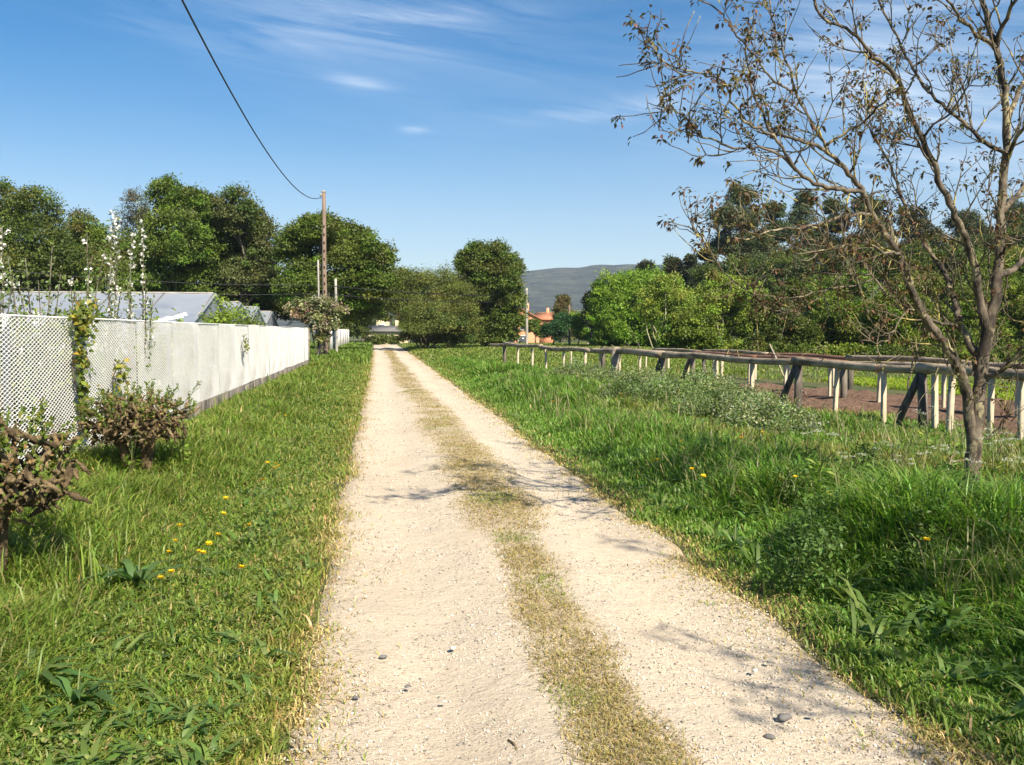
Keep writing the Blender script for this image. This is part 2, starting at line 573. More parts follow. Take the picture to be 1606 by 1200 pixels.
def strip_mask(x, y):
    """1 on the grassy crown between the wheel tracks"""
    xx = x - trk_c(y)
    c = .86 + .18 * sstep(4, 9, y) - .22 * sstep(14, 30, y) + .08 * (vnoise(y, y * 0, 3.1, 4) - .5)
    hw = .20 + .08 * sstep(4, 9, y) + .20 * (vnoise(y, y * 0, 1.3, 6) - .5) + .12 * (vnoise(x, y, .35, 8) - .5)
    return sstep(1.5, .35, np.abs(xx - c) / np.maximum(hw, .05))


def edge_l(y):
    return -.40 + .16 * (fbm(y, y * 0, 1.6, 14) - .5) + .10 * (vnoise(y, y * 0, .25, 3) - .5) + trk_c(y)


def edge_r(y):
    return 2.17 + .30 * (fbm(y, y * 0, 1.9, 15) - .5) + .12 * (vnoise(y, y * 0, .25, 5) - .5) + trk_c(y) + .15 * np.clip(y, 0, 110) / 110


ty = np.concatenate([np.arange(1.0, 14, .07), np.arange(14, 40, .16), np.arange(40, 121, .5)])
tu = np.linspace(0, 1, 46)
TY, TU = np.meshgrid(ty, tu, indexing='ij')


def trkz(x, y):
    q = x - trk_c(y)
    return (.012 + .035 * sstep(1.35, .4, np.abs(q - .95) / .5) - .022 * np.exp(-((q - .22) / .22) ** 2) - .022 * np.exp(-((q - 1.75) / .24) ** 2) + (fbm(x, y, .5, 21) - .5) * .03 + (fbm(x, y, .12, 22) - .5) * .012
            - 1.3 * sstep(108, 135, y))


el, er = edge_l(TY), edge_r(TY)
TX = el + (er - el) * TU
tz = trkz(TX, TY)
tz = tz - .055 * sstep(.93, 1, np.abs(TU - .5) * 2)
sm = strip_mask(TX, TY)
ed = np.maximum(sstep(.80, .99, np.abs(TU - .5) * 2), 0)
base = np.array([.56, .475, .36])
dusty = np.array([.37, .275, .14])
patch = fbm(TX, TY, .35, 31)
k = np.clip(np.maximum(sm * (.65 + .35 * sstep(.30, .6, patch)), ed * .75), 0, 1)[..., None]
tcol = (base * (1 - k) + dusty * k) * (.90 + .12 * fbm(TX, TY, 2.5, 41) + .10 * fbm(TX * 5, TY * .8, 1.0, 44))[..., None]
rutd = sstep(.42, .75, fbm(TX * 1.6, TY * .55, .8, 47))[..., None] * .16
tcol = tcol * (1 - rutd * np.array([.9, 1.0, 1.1]))
t = mk('dirt_track', np.stack([TX, TY, tz], -1), [grid_faces(len(ty), len(tu))], M['sand'], smooth=True, col=tcol.reshape(-1, 3))
tag(t, 'pale sandy farm track with two wheel ruts running to the trees', 'track', kind='structure')


def sheet(name, poly, z, mat, label, cat, amp=0.0, step=.35, wav=None):
    """irregular field sheet inside a convex plan polygon"""
    poly = np.array([q[:2] for q in poly], float)
    lo, hi = poly.min(0), poly.max(0)
    xs, ys = np.arange(lo[0], hi[0] + step, step), np.arange(lo[1], hi[1] + step, step)
    A, B = np.meshgrid(xs, ys)
    ins = np.full(A.shape, 1e9)
    n = len(poly)
    ar = np.sum(poly[:, 0] * np.roll(poly[:, 1], -1) - poly[:, 1] * np.roll(poly[:, 0], -1))
    for i in range(n):
        p, q = poly[i], poly[(i + 1) % n]
        e = (q - p) / np.linalg.norm(q - p)
        dd = (e[0] * (B - p[1]) - e[1] * (A - p[0])) * np.sign(ar)
        ins = np.minimum(ins, dd)
    ins = ins + (fbm(A, B, 1.4, 51) - .5) * 1.2
    Zs = gz(A, B) + z + (fbm(A, B, .7, 52) - .5) * amp + (0 if wav is None else wav(A, B))
    Zs = np.where(ins > 0, Zs, gz(A, B) - .15)
    f = grid_faces(len(ys), len(xs))
    keep = (ins.ravel()[f] > -step * 1.5).all(1)
    o = mk(name, np.stack([A, B, Zs], -1), [f[keep]], mat, smooth=True)
    return tag(o, label, cat, kind='structure')


row_d = np.array([8.6 - 4.9, 8 - 37.5])
row_d = row_d / np.linalg.norm(row_d)        # along the trellis, towards the camera
row_n = np.array([-row_d[1], row_d[0]])      # to the right of the track
if row_n[0] < 0:
    row_n = -row_n
A0 = np.array([4.9, 37.5])


def rowpt(s, off=0.0):
    return A0 + row_d * s + row_n * off


soil_poly = [rowpt(10.5, .4), rowpt(36, .2), rowpt(37, 12), ground(1606, 640), ground(1420, 619), ground(1270, 604), ground(1090, 597)]
sheet('tilled_soil', soil_poly, .05, M['soil'], 'bare brown tilled soil beyond the log rails', 'soil', .14, .12,
      lambda a, b: .05 * np.sin((a * row_n[0] + b * row_n[1]) * 9.0))
crop_poly = [ground(1290, 603), ground(1420, 618), ground(1606, 638), ground(1680, 644), ground(1680, 622), ground(1606, 617), ground(1430, 603), ground(1300, 598)]
sheet('crop_bed', crop_poly, .03, M['crop'], 'bright yellow green young crop strip behind the bare soil', 'crop', .05, .25)


def ridge(name, prof, depth, back, mat, label, z0, ny=24, rough=.1, cat='hill'):
    """hill from a skyline given as (u, v) at one distance, with a sloping face and back"""
    prof = np.asarray(prof, float)
    us = np.linspace(prof[0, 0], prof[-1, 0], 220)
    vs = np.interp(us, prof[:, 0], prof[:, 1])
    top = np.array([at(a, b, depth) for a, b in zip(us, vs)])
    V = []
    ts = np.linspace(0, 1.6, ny)
    for t_ in ts:
        k_ = depth - back * (1 - t_)
        fr = np.array([at(a, 519, k_) for a in us])
        hgt = (top[:, 2] - z0) * np.where(t_ <= 1, sstep(-.15, 1.05, t_) , 1 - .6 * sstep(1, 2.2, t_))
        hgt = hgt * (1 + rough * (fbm(fr[:, 0], fr[:, 1], back * .22, 61) - .5) * (1 if t_ < .9 else .3))
        V.append(np.stack([fr[:, 0], fr[:, 1], z0 + hgt], 1))
    o = mk(name, np.array(V), [grid_faces(ny, len(us))], mat, smooth=True)
    return tag(o, label, cat, kind='structure')


hz = mk('haze', [(x_, y_, z_) for z_ in (-6, 420) for x_, y_ in ((-3500, -3500), (3500, -3500), (3500, 3500), (-3500, 3500))],
        [[(3, 2, 1, 0), (4, 5, 6, 7), (0, 1, 5, 4), (1, 2, 6, 5), (2, 3, 7, 6), (3, 0, 4, 7)]])
hm, hn, hl, ho = new_mat('haze')
hv = nd(hn, 'ShaderNodeVolumePrincipled', i_Density=.00014)
hv.inputs['Color'].default_value = (.62, .78, 1.0, 1)
hl.new(hv.outputs[0], ho.inputs['Volume'])
hz.data.materials.append(hm)
tag(hz, 'thin bluish haze hanging over the whole valley', 'haze', kind='stuff')
ridge('distant_hill', [(300, 470), (480, 452), (620, 441), (750, 435), (830, 432), (872, 429), (905, 428), (925, 424), (1000, 418), (1060, 414), (1160, 412),
                       (1300, 420), (1500, 440), (1700, 470)], 2300, 1100, M['hill'], 'long dark wooded ridge on the horizon', -3, 30, .35)
ridge('low_hill', [(560, 505), (700, 499), (800, 494), (860, 488), (930, 486), (1000, 480), (1080, 470), (1200, 470)], 620, 250, M['slope'],
      'low green rise in front of the far ridge', -3, 16, .2)
ridge('wooded_slope', [(1040, 520), (1110, 470), (1180, 440), (1280, 425), (1400, 415), (1520, 400), (1640, 385), (1760, 380)], 150, 62, M['slope'],
      'scrubby hillside rising behind the trees on the right', -1.2, 22, .2)
# ------------------------------------------------------------------ left fence
FX = -3.27                      # plane of the mesh fence
fence = empty('mesh_fence', (FX, 25, 0), 'long white expanded metal mesh fence on a grey plinth beside the track', 'fence')
PL, Z0, Z1 = 2.12, .30, 1.735


def mesh_panel():
    b = MB()
    nseg, hz_ = 40, .0205
    nrow = int((Z1 - Z0) / hz_)
    dx = PL / nseg
    for r in range(nrow):
        ys = np.arange(nseg + 1) * dx
        zz = Z0 + r * hz_ + hz_ * (((np.arange(nseg + 1) + r) % 2) * .92 + .04)
        dep = .0040 * np.where((np.arange(nseg + 1) + r) % 2, 1, -1)
        wob = .010 * np.sin(ys * 1.7) * math.sin(r * .09 + .6)
        n = nseg + 1
        prof = [(-.0052, -.0017), (.0052, -.0022), (.0052, .0017), (-.0052, .0022)]
        V = np.stack([np.stack([np.full(n, px) + dep + wob, ys, zz + pz + px * .35], 1) for px, pz in prof], 1).reshape(-1, 3)
        i, j = np.meshgrid(np.arange(nseg), np.arange(4), indexing='ij')
        Q = np.stack([i * 4 + j, i * 4 + (j + 1) % 4, (i + 1) * 4 + (j + 1) % 4, (i + 1) * 4 + j], -1).reshape(-1, 4)
        b.add(V, Q)
    return b


pan = mesh_panel().obj('mesh_panel', M['white_metal'], fence)
y0 = 4.6
NP = 18
pans = [pan] + [pan.copy() for _ in range(NP - 1)]
for i, p_ in enumerate(pans):
    if i:
        COL.objects.link(p_)
        p_.parent = fence
    p_.location = (rng.normal() * .006, y0 + i * (PL + .002) - 25, rng.normal() * .009)
    p_.rotation_euler = (rng.normal() * .002, rng.normal() * .006, rng.normal() * .002)
YE = y0 + NP * (PL + .002)
post_mb = MB()
post_mb.box((0, 0, .86), (.05, .05, 1.74))
post = post_mb.obj('post', M['post_metal'], fence)
for i in range(NP + 1):
    q = post if i == 0 else post.copy()
    if i:
        COL.objects.link(q)
        q.parent = fence
    q.location = (-.055, y0 + i * (PL + .002) - 25 - .006, .012)
b = MB()
y = y0
while y < YE:
    L_ = min(1.4 + rng.random() * .3, YE - y)
    b.box((FX - .01 + rng.normal() * .006, y + L_ / 2, .14 + rng.normal() * .006), (.05, L_ - .012, .32), bev=.008)
    y += L_
b.obj('plinth', M['plinth'], fence, loc=(FX, 25, 0))
b = MB()
for i in range(2):
    b.tube([(FX - .03, YE - .2 + i * .5, -.05), (FX - .02, YE - .2 + i * .5, 1.72)], .055, 8)
b.box((FX - .03, YE + .35, .75), (.04, .9, 1.35), bev=.006)
b.obj('end_board', M['old_wood'], fence, loc=(FX, 25, 0))
b = MB()
b.tube([(FX, y0, Z1 + .004), (FX, YE, Z1 + .004)], .007, 6)
b.obj('top_rail', M['white_metal'], fence, loc=(FX, 25, 0))

# far white fence beyond the variegated bush
far = empty('board_fence', (FX, 75, 0), 'smooth white board fence beyond the variegated bush', 'fence')
for i in range(7):
    b = MB()
    ya = 60 + i * 5.2
    nb = 34
    for j in range(nb):
        b.box((FX + rng.normal() * .002, ya + (j + .5) * 5.1 / nb, .95 + rng.normal() * .004), (.03, 5.1 / nb - .008, 1.56))
    b.obj('panel', M['white_metal'], far, loc=(FX, 75, 0))
    b = MB()
    b.box((FX + .02, ya - .05, .9), (.09, .09, 1.8), bev=.01)
    b.obj('post', M['dark_wood'], far, loc=(FX, 75, 0))


# ------------------------------------------------------------------ poles and cables
def pole(name, x, y, z0, z1, r0, r1, mat, label, cat='pole', slots=False, sides=10):
    e = empty(name, (x, y, z0), label, cat)
    b = MB()
    n = 10
    hs_ = np.linspace(z0 - .3, z1, n)
    b.tube(np.stack([x + .012 * np.sin(hs_), np.full(n, y), hs_], 1), np.linspace(r0, r1, n), sides)
    o = b.obj('shaft', mat, e, smooth=sides > 8, loc=(x, y, z0))
    return e


px, py = -2.88, 49.0
up = pole('utility_pole', px, py, gz(px, py), 8.75, .15, .095, M['pole'], 'tall reddish brown wooden utility pole rising behind the variegated bush')
for h in np.arange(3.2, 7.0, .42):
    b = MB()
    r_ = .15 + (.095 - .15) * h / 8.75
    b.box((px + .0, py - r_ + .002, h), (.07, .03, .13))
    b.obj('notch', M['pole_dark'], up, loc=(px, py, gz(px, py)))
b = MB()
b.box((px, py, 8.78), (.22, .22, .06), bev=.02)
b.obj('cap', M['grey_pole'], up, loc=(px, py, gz(px, py)))
b = MB()
b.tube([(px - .12, py - .10, 8.42), (px - .12, py - .3, 8.45), (px - .12, py - .3, 8.52)], .02, 6)
b.tube([(px - .12, py - .3, 8.50), (px - .12, py - .3, 8.56), (px - .12, py - .3, 8.62)], [.05, .06, .035], 8)
b.obj('insulator', M['grey_pole'], up, loc=(px, py, gz(px, py)))
p1 = at(500, 470, 47.0)
e = pole('thin_post', p1[0], p1[1], gz(p1[0], p1[1]), at(500, 408, 47)[2], .055, .045, M['grey_pole'], 'thin grey metal post just to the left of the tall utility pole', 'post')
p1 = at(527, 470, 54.0)
e = pole('stub_post', p1[0], p1[1], gz(p1[0], p1[1]), at(527, 437, 54)[2], .085, .075, M['grey_pole'], 'short grey wooden post to the right of the tall utility pole', 'post')
p3 = at(826, 500, 92.0)
e3 = pole('telephone_pole', p3[0], p3[1], gz(p3[0], p3[1]), at(826, 452, 92)[2], .15, .11, M['grey_pole'],
          'slim pale pole standing in front of the orange house')
p4 = at(893, 500, 98.0)
pole('brown_pole', p4[0], p4[1], gz(p4[0], p4[1]), at(893, 479, 98)[2], .14, .10, M['pole'], 'short brown pole right of the orange house among young trees')
p5 = at(922, 500, 98.0)
pole('grey_pole', p5[0], p5[1], gz(p5[0], p5[1]), at(922, 480, 98)[2], .10, .08, M['grey_pole'], 'thin grey pole beside the dark edge of the bright green tree')


def cable(name, P, r, label):
    b = MB()
    b.tube(P, r, 5)
    o = b.obj(name, M['cable'], None, True, loc=P[0])
    return tag(o, label, 'cable')


yy = np.linspace(48.7, -4, 60)
zz = 6.28 + .0034 * (yy - 23.5) ** 2
cable('power_cable', np.stack([px - .1 + .10 * (48.7 - yy) / 50, yy, zz], 1), .017, 'black overhead cable sagging from the tall utility pole across the sky')


def sag(a, c, s, n=26):
    t_ = np.linspace(0, 1, n)[:, None]
    P = np.asarray(a) * (1 - t_) + np.asarray(c) * t_
    P[:, 2] -= (4 * t_ * (1 - t_) * s)[:, 0]
    return P


la, lb = at(-60, 417, 40), at(-60, 447, 40)
ma, mb_ = np.array([px - .12, py - .1, at(510, 449, 49)[2]]), np.array([px - .12, py - .1, at(510, 462, 49)[2]])
cable('telephone_cable', sag(la, ma, .25), .016, 'upper thin wire crossing in front of the left trees above the greenhouses')
cable('telephone_cable', sag(lb, mb_, .2), .014, 'lower thin wire crossing just above the greenhouse roofs')
cable('telephone_cable', sag(ma, (p3[0], p3[1], at(826, 463, 92)[2]), .25), .022, 'upper thin wire running from utility pole to the pole by orange house')
cable('telephone_cable', sag(mb_, (p3[0], p3[1], at(826, 471, 92)[2]), .3), .020, 'lower thin wire running from utility pole to the pole by orange house')


# ------------------------------------------------------------------ greenhouses
def greenhouse(y, wid, xr, xl, ze, zr, label):
    e = empty('greenhouse', ((xl + xr) / 2, y, 0), label, 'greenhouse', 'greenhouses behind the mesh fence')
    hw = wid / 2
    loc = ((xl + xr) / 2, y, 0)
    for s in (-1, 1):
        b = MB()
        n = 24
        xs = np.linspace(xl - .1, xr + .1, n)
        P = []
        for f in np.linspace(0, 1, 5):
            zc = zr + (ze - zr) * f - .04 * math.sin(math.pi * f) + .012 * np.sin(xs * 5.2)
            P.append(np.stack([xs, np.full(n, y + s * hw * 1.03 * f), zc], 1))
        V = np.array(P)
        b.add(V, grid_faces(5, n))
        V2 = V + np.array([0, 0, .02])
        b.add(V2, grid_faces(5, n))
        b.obj('roof', M['plastic'], e, True, loc=loc)
    for s in (-1, 1):
        b = MB()
        b.box((xl + (xr - xl) / 2, y + s * hw, ze / 2), (xr - xl, .03, ze))
        b.obj('side_wall', M['plastic'], e, loc=loc)
    for x_ in (xl, xr):
        b = MB()
        V = [(x_, y - hw, 0), (x_, y + hw, 0), (x_, y + hw, ze), (x_, y, zr - .03), (x_, y - hw, ze)]
        V2 = [(q[0] - .03, q[1], q[2]) for q in V]
        b.add(V + V2, None, [(0, 1, 2), (0, 2, 4), (4, 2, 3), (5, 7, 6), (5, 9, 7), (9, 8, 7)])
        b.obj('gable', M['plastic'], e, loc=loc)
    b = MB()
    for x_ in np.linspace(xl, xr, 7):
        for s in (-1, 1):
            b.tube([(x_ + .02, y + s * hw, 0), (x_ + .02, y + s * hw, ze), (x_ + .02, y, zr + .03)], .022, 5)
    b.tube([(xl, y, zr + .04), (xr, y, zr + .04)], .03, 6)
    b.obj('hoops', M['grey_pole'], e, loc=loc)
    return e


greenhouse(33, 8.6, -5.7, -15.5, 1.72, 2.86, 'nearest low greenhouse of pale blue film behind the fence')
greenhouse(42.2, 8.4, -6.2, -16, 1.72, 2.84, 'second low film greenhouse just behind the nearest one')
greenhouse(51.2, 8.4, -6.6, -16, 1.72, 2.86, 'third film greenhouse back from the fence, partly hidden by bushes')
greenhouse(60.2, 8.4, -6.9, -16, 1.72, 2.8, 'farthest film greenhouse close behind the variegated bush')


# ------------------------------------------------------------------ houses
def wall_box(b, x0, x1, y0_, y1, z0, z1):
    b.box(((x0 + x1) / 2, (y0_ + y1) / 2, (z0 + z1) / 2), (x1 - x0, y1 - y0_, z1 - z0))


def house(name, u0, u1, vtop_wall, vridge, d, depth_m, wall, roof, label, gable_front=True, z0=-1.3, wins=(), cat='house'):
    a, c = at(u0, 519, d), at(u1, 519, d)
    wdt = np.linalg.norm((c - a)[:2])
    ze, zr = at(u0, vtop_wall, d)[2], at(u0, vridge, d)[2]
    mid = (a + c) / 2
    ang = math.atan2(c[1] - a[1], c[0] - a[0])
    e = empty(name, (mid[0], mid[1], z0), label, cat)
    e.rotation_euler = (0, 0, ang)
    h, hr = ze - z0, zr - z0
    b = MB()
    w2 = wdt / 2
    V = [(-w2, 0, 0), (w2, 0, 0), (w2, 0, h), (0 if gable_front else w2, 0, hr if gable_front else h), (-w2, 0, h)]
    if gable_front:
        V2 = [(x, depth_m, z) for x, _, z in V]
        b.add(V + V2, [(0, 4, 9, 5), (1, 6, 7, 2)], [(0, 1, 2), (0, 2, 4), (4, 2, 3), (5, 7, 6), (5, 9, 7), (9, 8, 7)])
    else:
        b.box((0, depth_m / 2, h / 2), (wdt, depth_m, h))
    b.obj('wall', wall, e)
    b = MB()
    if gable_front:
        for s in (-1, 1):
            sl = np.array([s * w2, 0, h - hr])
            L_ = np.linalg.norm(sl)
            ax = np.array([sl / L_, [0, 1, 0], np.cross(sl / L_, [0, 1, 0])])
            if ax[2][2] < 0:
                ax[2] *= -1
            b.box(np.array([0, depth_m / 2, hr + .06]) + sl * .55, (L_ * 1.14, depth_m + .7, .14), axes=ax)
    else:
        for s in (-1, 1):
            sl = np.array([0, s * depth_m / 2, h - hr])
            L_ = np.linalg.norm(sl)
            ax = np.array([[1, 0, 0], sl / L_, np.cross([1, 0, 0], sl / L_)])
            if ax[2][2] < 0:
                ax[2] *= -1
            b.box(np.array([0, depth_m / 2, hr + .06]) + sl * .55, (wdt + .6, L_ * 1.14, .14), axes=ax)
    rf = b.obj('roof', roof, e)
    b = MB()
    b.box((w2 * .4, depth_m * .5, hr + .35), (.5, .5, 1.2), bev=.04)
    b.obj('chimney', wall, rf)
    for (fx, fz, ww, wh) in wins:
        b = MB()
        x_, z_ = fx * w2, fz * h
        for dx_, dz_, sx, sz in ((0, wh / 2, ww + .12, .1), (0, -wh / 2, ww + .12, .1), (ww / 2, 0, .1, wh - .1), (-ww / 2, 0, .1, wh - .1)):
            b.box((x_ + dx_, -.03, z_ + dz_), (sx, .1, sz))
        w_ = b.obj('window', M['frame'], e)
        b = MB()
        b.box((x_, -.01, z_), (ww - .1, .04, wh - .1))
        b.obj('pane', M['pane'], w_)
    return e


house('orange_house', 786, 846, 500, 484, 150, 9, M['salmon'], M['tile'], 'salmon orange house half hidden by trees right of the road end',
      wins=((-.55, .30, 1.3, 1.3), (.1, .30, 1.3, 1.3), (-.55, .75, 1.3, 1.2), (.2, .75, 1.3, 1.2)))
house('orange_annex', 842, 868, 501, 491, 158, 7, M['salmon'], M['tile'], 'small orange tiled house just to the right of the salmon house',
      gable_front=False, wins=((.0, .6, 1.2, 1.1),))
house('yellow_house', 574, 636, 519.5, 512, 140, 8, M['yellow_wall'], M['slate'], 'low pale yellow house with grey roof at the end of the track',
      gable_front=False, wins=((-.3, .5, 1.0, .9), (.45, .5, 1.0, .9)))
house('red_roof_house', 590, 606, 502, 493, 190, 9, M['yellow_wall'], M['tile'], 'tiny red roofed house glimpsed above the grey roof',
      wins=((0, .7, 1.4, 1.2),))
# ------------------------------------------------------------------ trees: crowns of many small leaves in clumps
def crown_np(lobes, n, ls, pal, clump=.36, per=16, jit=.16, shell=(.5, 1.0), upb=.35, wts=None, lw=.62, fill=.22):
    C, RR = [], []
    for c, r in lobes:
        k = max(4, int(per * rng.uniform(.8, 1.2)))
        d = rdir(k)
        d[:, 2] = d[:, 2] * .9 + .12
        C.append(np.asarray(c) + d * np.asarray(r) * rng.uniform(shell[0], shell[1], (k, 1)))
        RR.append(np.mean(r) * clump * rng.uniform(.55, 1.3, k))
        k = max(3, int(per * .55))          # small sprays standing clear of the crown
        d = rdir(k)
        d[:, 2] = np.abs(d[:, 2]) * .9 - .15
        C.append(np.asarray(c) + d * np.asarray(r) * rng.uniform(.98, 1.22, (k, 1)))
        RR.append(np.mean(r) * clump * rng.uniform(.25, .5, k))
    C, RR = np.concatenate(C), np.concatenate(RR)
    w = RR ** 2
    ci = rng.choice(len(C), n, p=w / w.sum())
    d = rdir(n)
    d[:, 2] = np.where(d[:, 2] < -.3, d[:, 2] * .5, d[:, 2])
    P = C[ci] + d * (RR[ci] * np.abs(rng.normal(.80, .34, n)))[:, None] * np.array([1, 1, .85])
    nf = int(n * fill)
    if nf:
        li = rng.choice(len(lobes), nf, p=(lambda q: q / q.sum())(np.array([np.prod(np.asarray(r)) for _, r in lobes]) ** .67))
        LC, LR = np.array([np.asarray(q[0], float) for q in lobes]), np.array([np.asarray(q[1], float) for q in lobes])
        P[:nf] = LC[li] + d[:nf] * LR[li] * (rng.random((nf, 1)) ** .4) * .96
    L = d * .6 + rng.normal(size=(n, 3)) * .6 + np.array([0, 0, -.1])
    N = d * .9 + np.array([0, 0, upb]) + rng.normal(size=(n, 3)) * .55
    s = ls * rng.uniform(.6, 1.35, n)
    V, Q = leafset(P, L, N, s, s * lw)
    cc = pick(pal, len(C), jit, wts)[ci] * (1 + rng.normal(size=(n, 1)) * .14)
    return V, Q, np.repeat(np.clip(cc, .004, .9), 4, 0), C


GREEN = [(0.093, 0.144, 0.02), (0.123, 0.187, 0.024), (0.154, 0.204, 0.026)]
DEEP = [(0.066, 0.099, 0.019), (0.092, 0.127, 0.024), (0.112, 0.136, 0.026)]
OLIVE = [(0.121, 0.122, 0.029), (0.106, 0.137, 0.027), (0.156, 0.137, 0.039)]
BROWN = [(0.088, 0.106, 0.032), (0.074, 0.114, 0.026), (0.106, 0.12, 0.04)]
WILLOW = [(0.129, 0.153, 0.036), (0.155, 0.177, 0.037), (0.113, 0.146, 0.032)]
BRIGHT = [(0.154, 0.265, 0.025), (0.181, 0.294, 0.032), (0.136, 0.233, 0.025)]
LIGHT = [(0.215, 0.288, 0.044), (0.191, 0.274, 0.039), (0.249, 0.304, 0.055)]
CONIF = [(0.038, 0.055, 0.021), (0.055, 0.068, 0.026), (0.068, 0.072, 0.03)]
EUCA = [(0.061, 0.092, 0.035), (0.082, 0.107, 0.041), (0.109, 0.116, 0.047)]
YELL = [(0.165, 0.189, 0.033), (0.132, 0.179, 0.028), (0.198, 0.189, 0.047)]


def tree(name, label, cat, d, bu, lob, n, ls, pal, group=None, tr=.16, z0=None, dj=.6, clump=.33, per=26, bark='bark', stems=1, jit=.16,
         shell=(.5, 1.0), crownname='crown', limbs=True):
    P = at(bu, 519, d)
    bz = float(gz(P[0], P[1])) if z0 is None else z0
    base = np.array([P[0], P[1], bz])
    e = empty(name, base, label, cat, group)
    lobes = []
    n, ls = int(n * 2.2), ls * .80
    for (u, v, ru, rv) in lob:
        s = d / FPX
        dd = d + rng.normal() * dj * ru * s
        lobes.append((at(u, v, dd), (ru * s, (ru + rv) / 2 * s, rv * s)))
    V, Q, c, C = crown_np(lobes, n, ls, pal, clump, per, jit, shell)
    mk(crownname, V - base, [Q], M['leaf'], e, False, c)
    b = MB()
    hi = max(lobes, key=lambda q: q[0][2])
    zs = np.mean([q[0][2] for q in lobes])
    if stems == 1:
        fork = np.array([base[0] * .7 + np.mean([q[0][0] for q in lobes]) * .3, base[1], bz + (zs - bz) * .42])
        b.tube([base - (0, 0, .3), base + (fork - base) * .5 + rng.normal(size=3) * .08, fork], [tr * 1.25, tr, tr * .85], 8)
        starts = [fork] * len(lobes)
    else:
        starts = [base + np.array([rng.normal() * .25, rng.normal() * .25, -.1]) for _ in lobes]
    for st, (cc, rr) in zip(starts, lobes):
        q = cc + np.array([0, 0, rr[2] * .35])
        m1 = st + (q - st) * .45 + rng.normal(size=3) * .05 * np.linalg.norm(q - st) + np.array([0, 0, .06 * np.linalg.norm(q - st)])
        r0 = tr * (.6 if stems == 1 else .55)
        b.tube([st, m1, q], [r0, r0 * .7, r0 * .25], 6)
        if limbs:
            for cl_ in C[np.argsort(np.linalg.norm(C - cc, axis=1))[:7]]:
                a_ = m1 + (q - m1) * rng.uniform(.1, .8)
                b.tube([a_, a_ + (cl_ - a_) * .5 + rng.normal(size=3) * .1, cl_], [r0 * .38, r0 * .25, r0 * .1], 5)
    if stems > 1:
        for _ in range(stems - len(lobes)):
            cl_ = C[rng.integers(len(C))]
            st = base + np.array([rng.normal() * .3, rng.normal() * .3, -.1])
            b.tube([st, st + (cl_ - st) * .5 + rng.normal(size=3) * .25, cl_], [tr * .5, tr * .35, tr * .12], 6)
    b.obj('trunk', M[bark], e, True, loc=base)
    return e


G1 = 'trees behind the greenhouses'
tree('broadleaf_tree', 'dark green tree at the left edge behind the greenhouses', 'tree', 66, 30,
     [(0, 325, 40, 38), (52, 335, 38, 42), (30, 395, 70, 55), (85, 410, 48, 50), (-50, 380, 55, 80), (20, 445, 70, 35)], 30000, .21, DEEP, G1)
tree('broadleaf_tree', 'lower olive green tree between the left edge tree and the tall leafy tree', 'tree', 72, 140,
     [(128, 365, 35, 34), (115, 420, 50, 50), (170, 395, 48, 42), (150, 445, 70, 35), (205, 425, 35, 45)], 24000, .21, [GREEN[1], OLIVE[0], OLIVE[1]], G1)
tree('sparse_tree', 'thin grey green half bare tree top showing pale branches against the sky', 'tree', 76, 214,
     [(215, 322, 22, 30), (200, 352, 26, 26), (226, 352, 20, 26), (212, 390, 30, 30)], 4200, .17, [(.12, .13, .08), (.10, .12, .06), (.15, .13, .09)], G1,
     tr=.13, bark='pale_stem', clump=.30)
tree('broadleaf_tree', 'tallest dark green leafy tree in the left group', 'tree', 62, 285,
     [(262, 310, 30, 34), (300, 335, 42, 42), (272, 375, 48, 50), (320, 400, 48, 52), (250, 430, 45, 50), (300, 450, 52, 40)], 36000, .20,
     [DEEP[1], GREEN[0], GREEN[1]], G1, tr=.24)
tree('broadleaf_tree', 'brownish olive tree standing right of the tallest dark green tree', 'tree', 64, 375,
     [(362, 335, 38, 38), (395, 365, 30, 42), (350, 385, 42, 46), (405, 420, 32, 48), (375, 440, 45, 42), (420, 455, 24, 30)], 32000, .19, BROWN, G1, tr=.2)
tree('broadleaf_tree', 'wide dark green tree behind the tall utility pole', 'tree', 60, 505,
     [(500, 362, 38, 28), (462, 388, 30, 36), (545, 380, 42, 32), (585, 408, 34, 30), (530, 430, 62, 46), (470, 445, 36, 44), (590, 450, 36, 34), (545, 480, 60, 34)],
     42000, .20, [GREEN[0], GREEN[1], OLIVE[1], DEEP[1]], G1, tr=.22)
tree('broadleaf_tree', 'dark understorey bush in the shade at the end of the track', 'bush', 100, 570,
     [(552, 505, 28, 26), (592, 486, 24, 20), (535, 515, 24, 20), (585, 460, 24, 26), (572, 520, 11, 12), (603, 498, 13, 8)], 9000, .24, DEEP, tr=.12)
tree('willow_bush', 'broad fine leaved olive willow bush right of the track end', 'bush', 76, 670,
     [(672, 460, 62, 42), (628, 470, 36, 36), (705, 485, 40, 46), (668, 503, 42, 34), (602, 456, 20, 26), (690, 518, 50, 24), (728, 505, 24, 36), (640, 448, 30, 26), (655, 528, 34, 14),
      (705, 532, 40, 13), (650, 485, 40, 36)],
     62000, .145, WILLOW, tr=.10, stems=14, per=30, clump=.30)
tree('broadleaf_tree', 'round headed dark tree behind the willow bush in the centre', 'tree', 82, 768,
     [(768, 402, 36, 24), (738, 415, 26, 28), (800, 422, 24, 24), (765, 445, 48, 40), (795, 470, 28, 34), (750, 480, 40, 40), (785, 505, 32, 30), (745, 515, 30, 26), (770, 528, 34, 20), (795, 525, 22, 18)], 46000, .22,
     [GREEN[0], DEEP[1], DEEP[2], OLIVE[1]], tr=.25)
tree('hedge_bush', 'dark scrub in shade right of the road end below the willow', 'bush', 108, 640,
     [(652, 524, 20, 14), (668, 528, 20, 12), (604, 534, 30, 8), (640, 512, 14, 14)], 7000, .22, DEEP, tr=.06, stems=4)
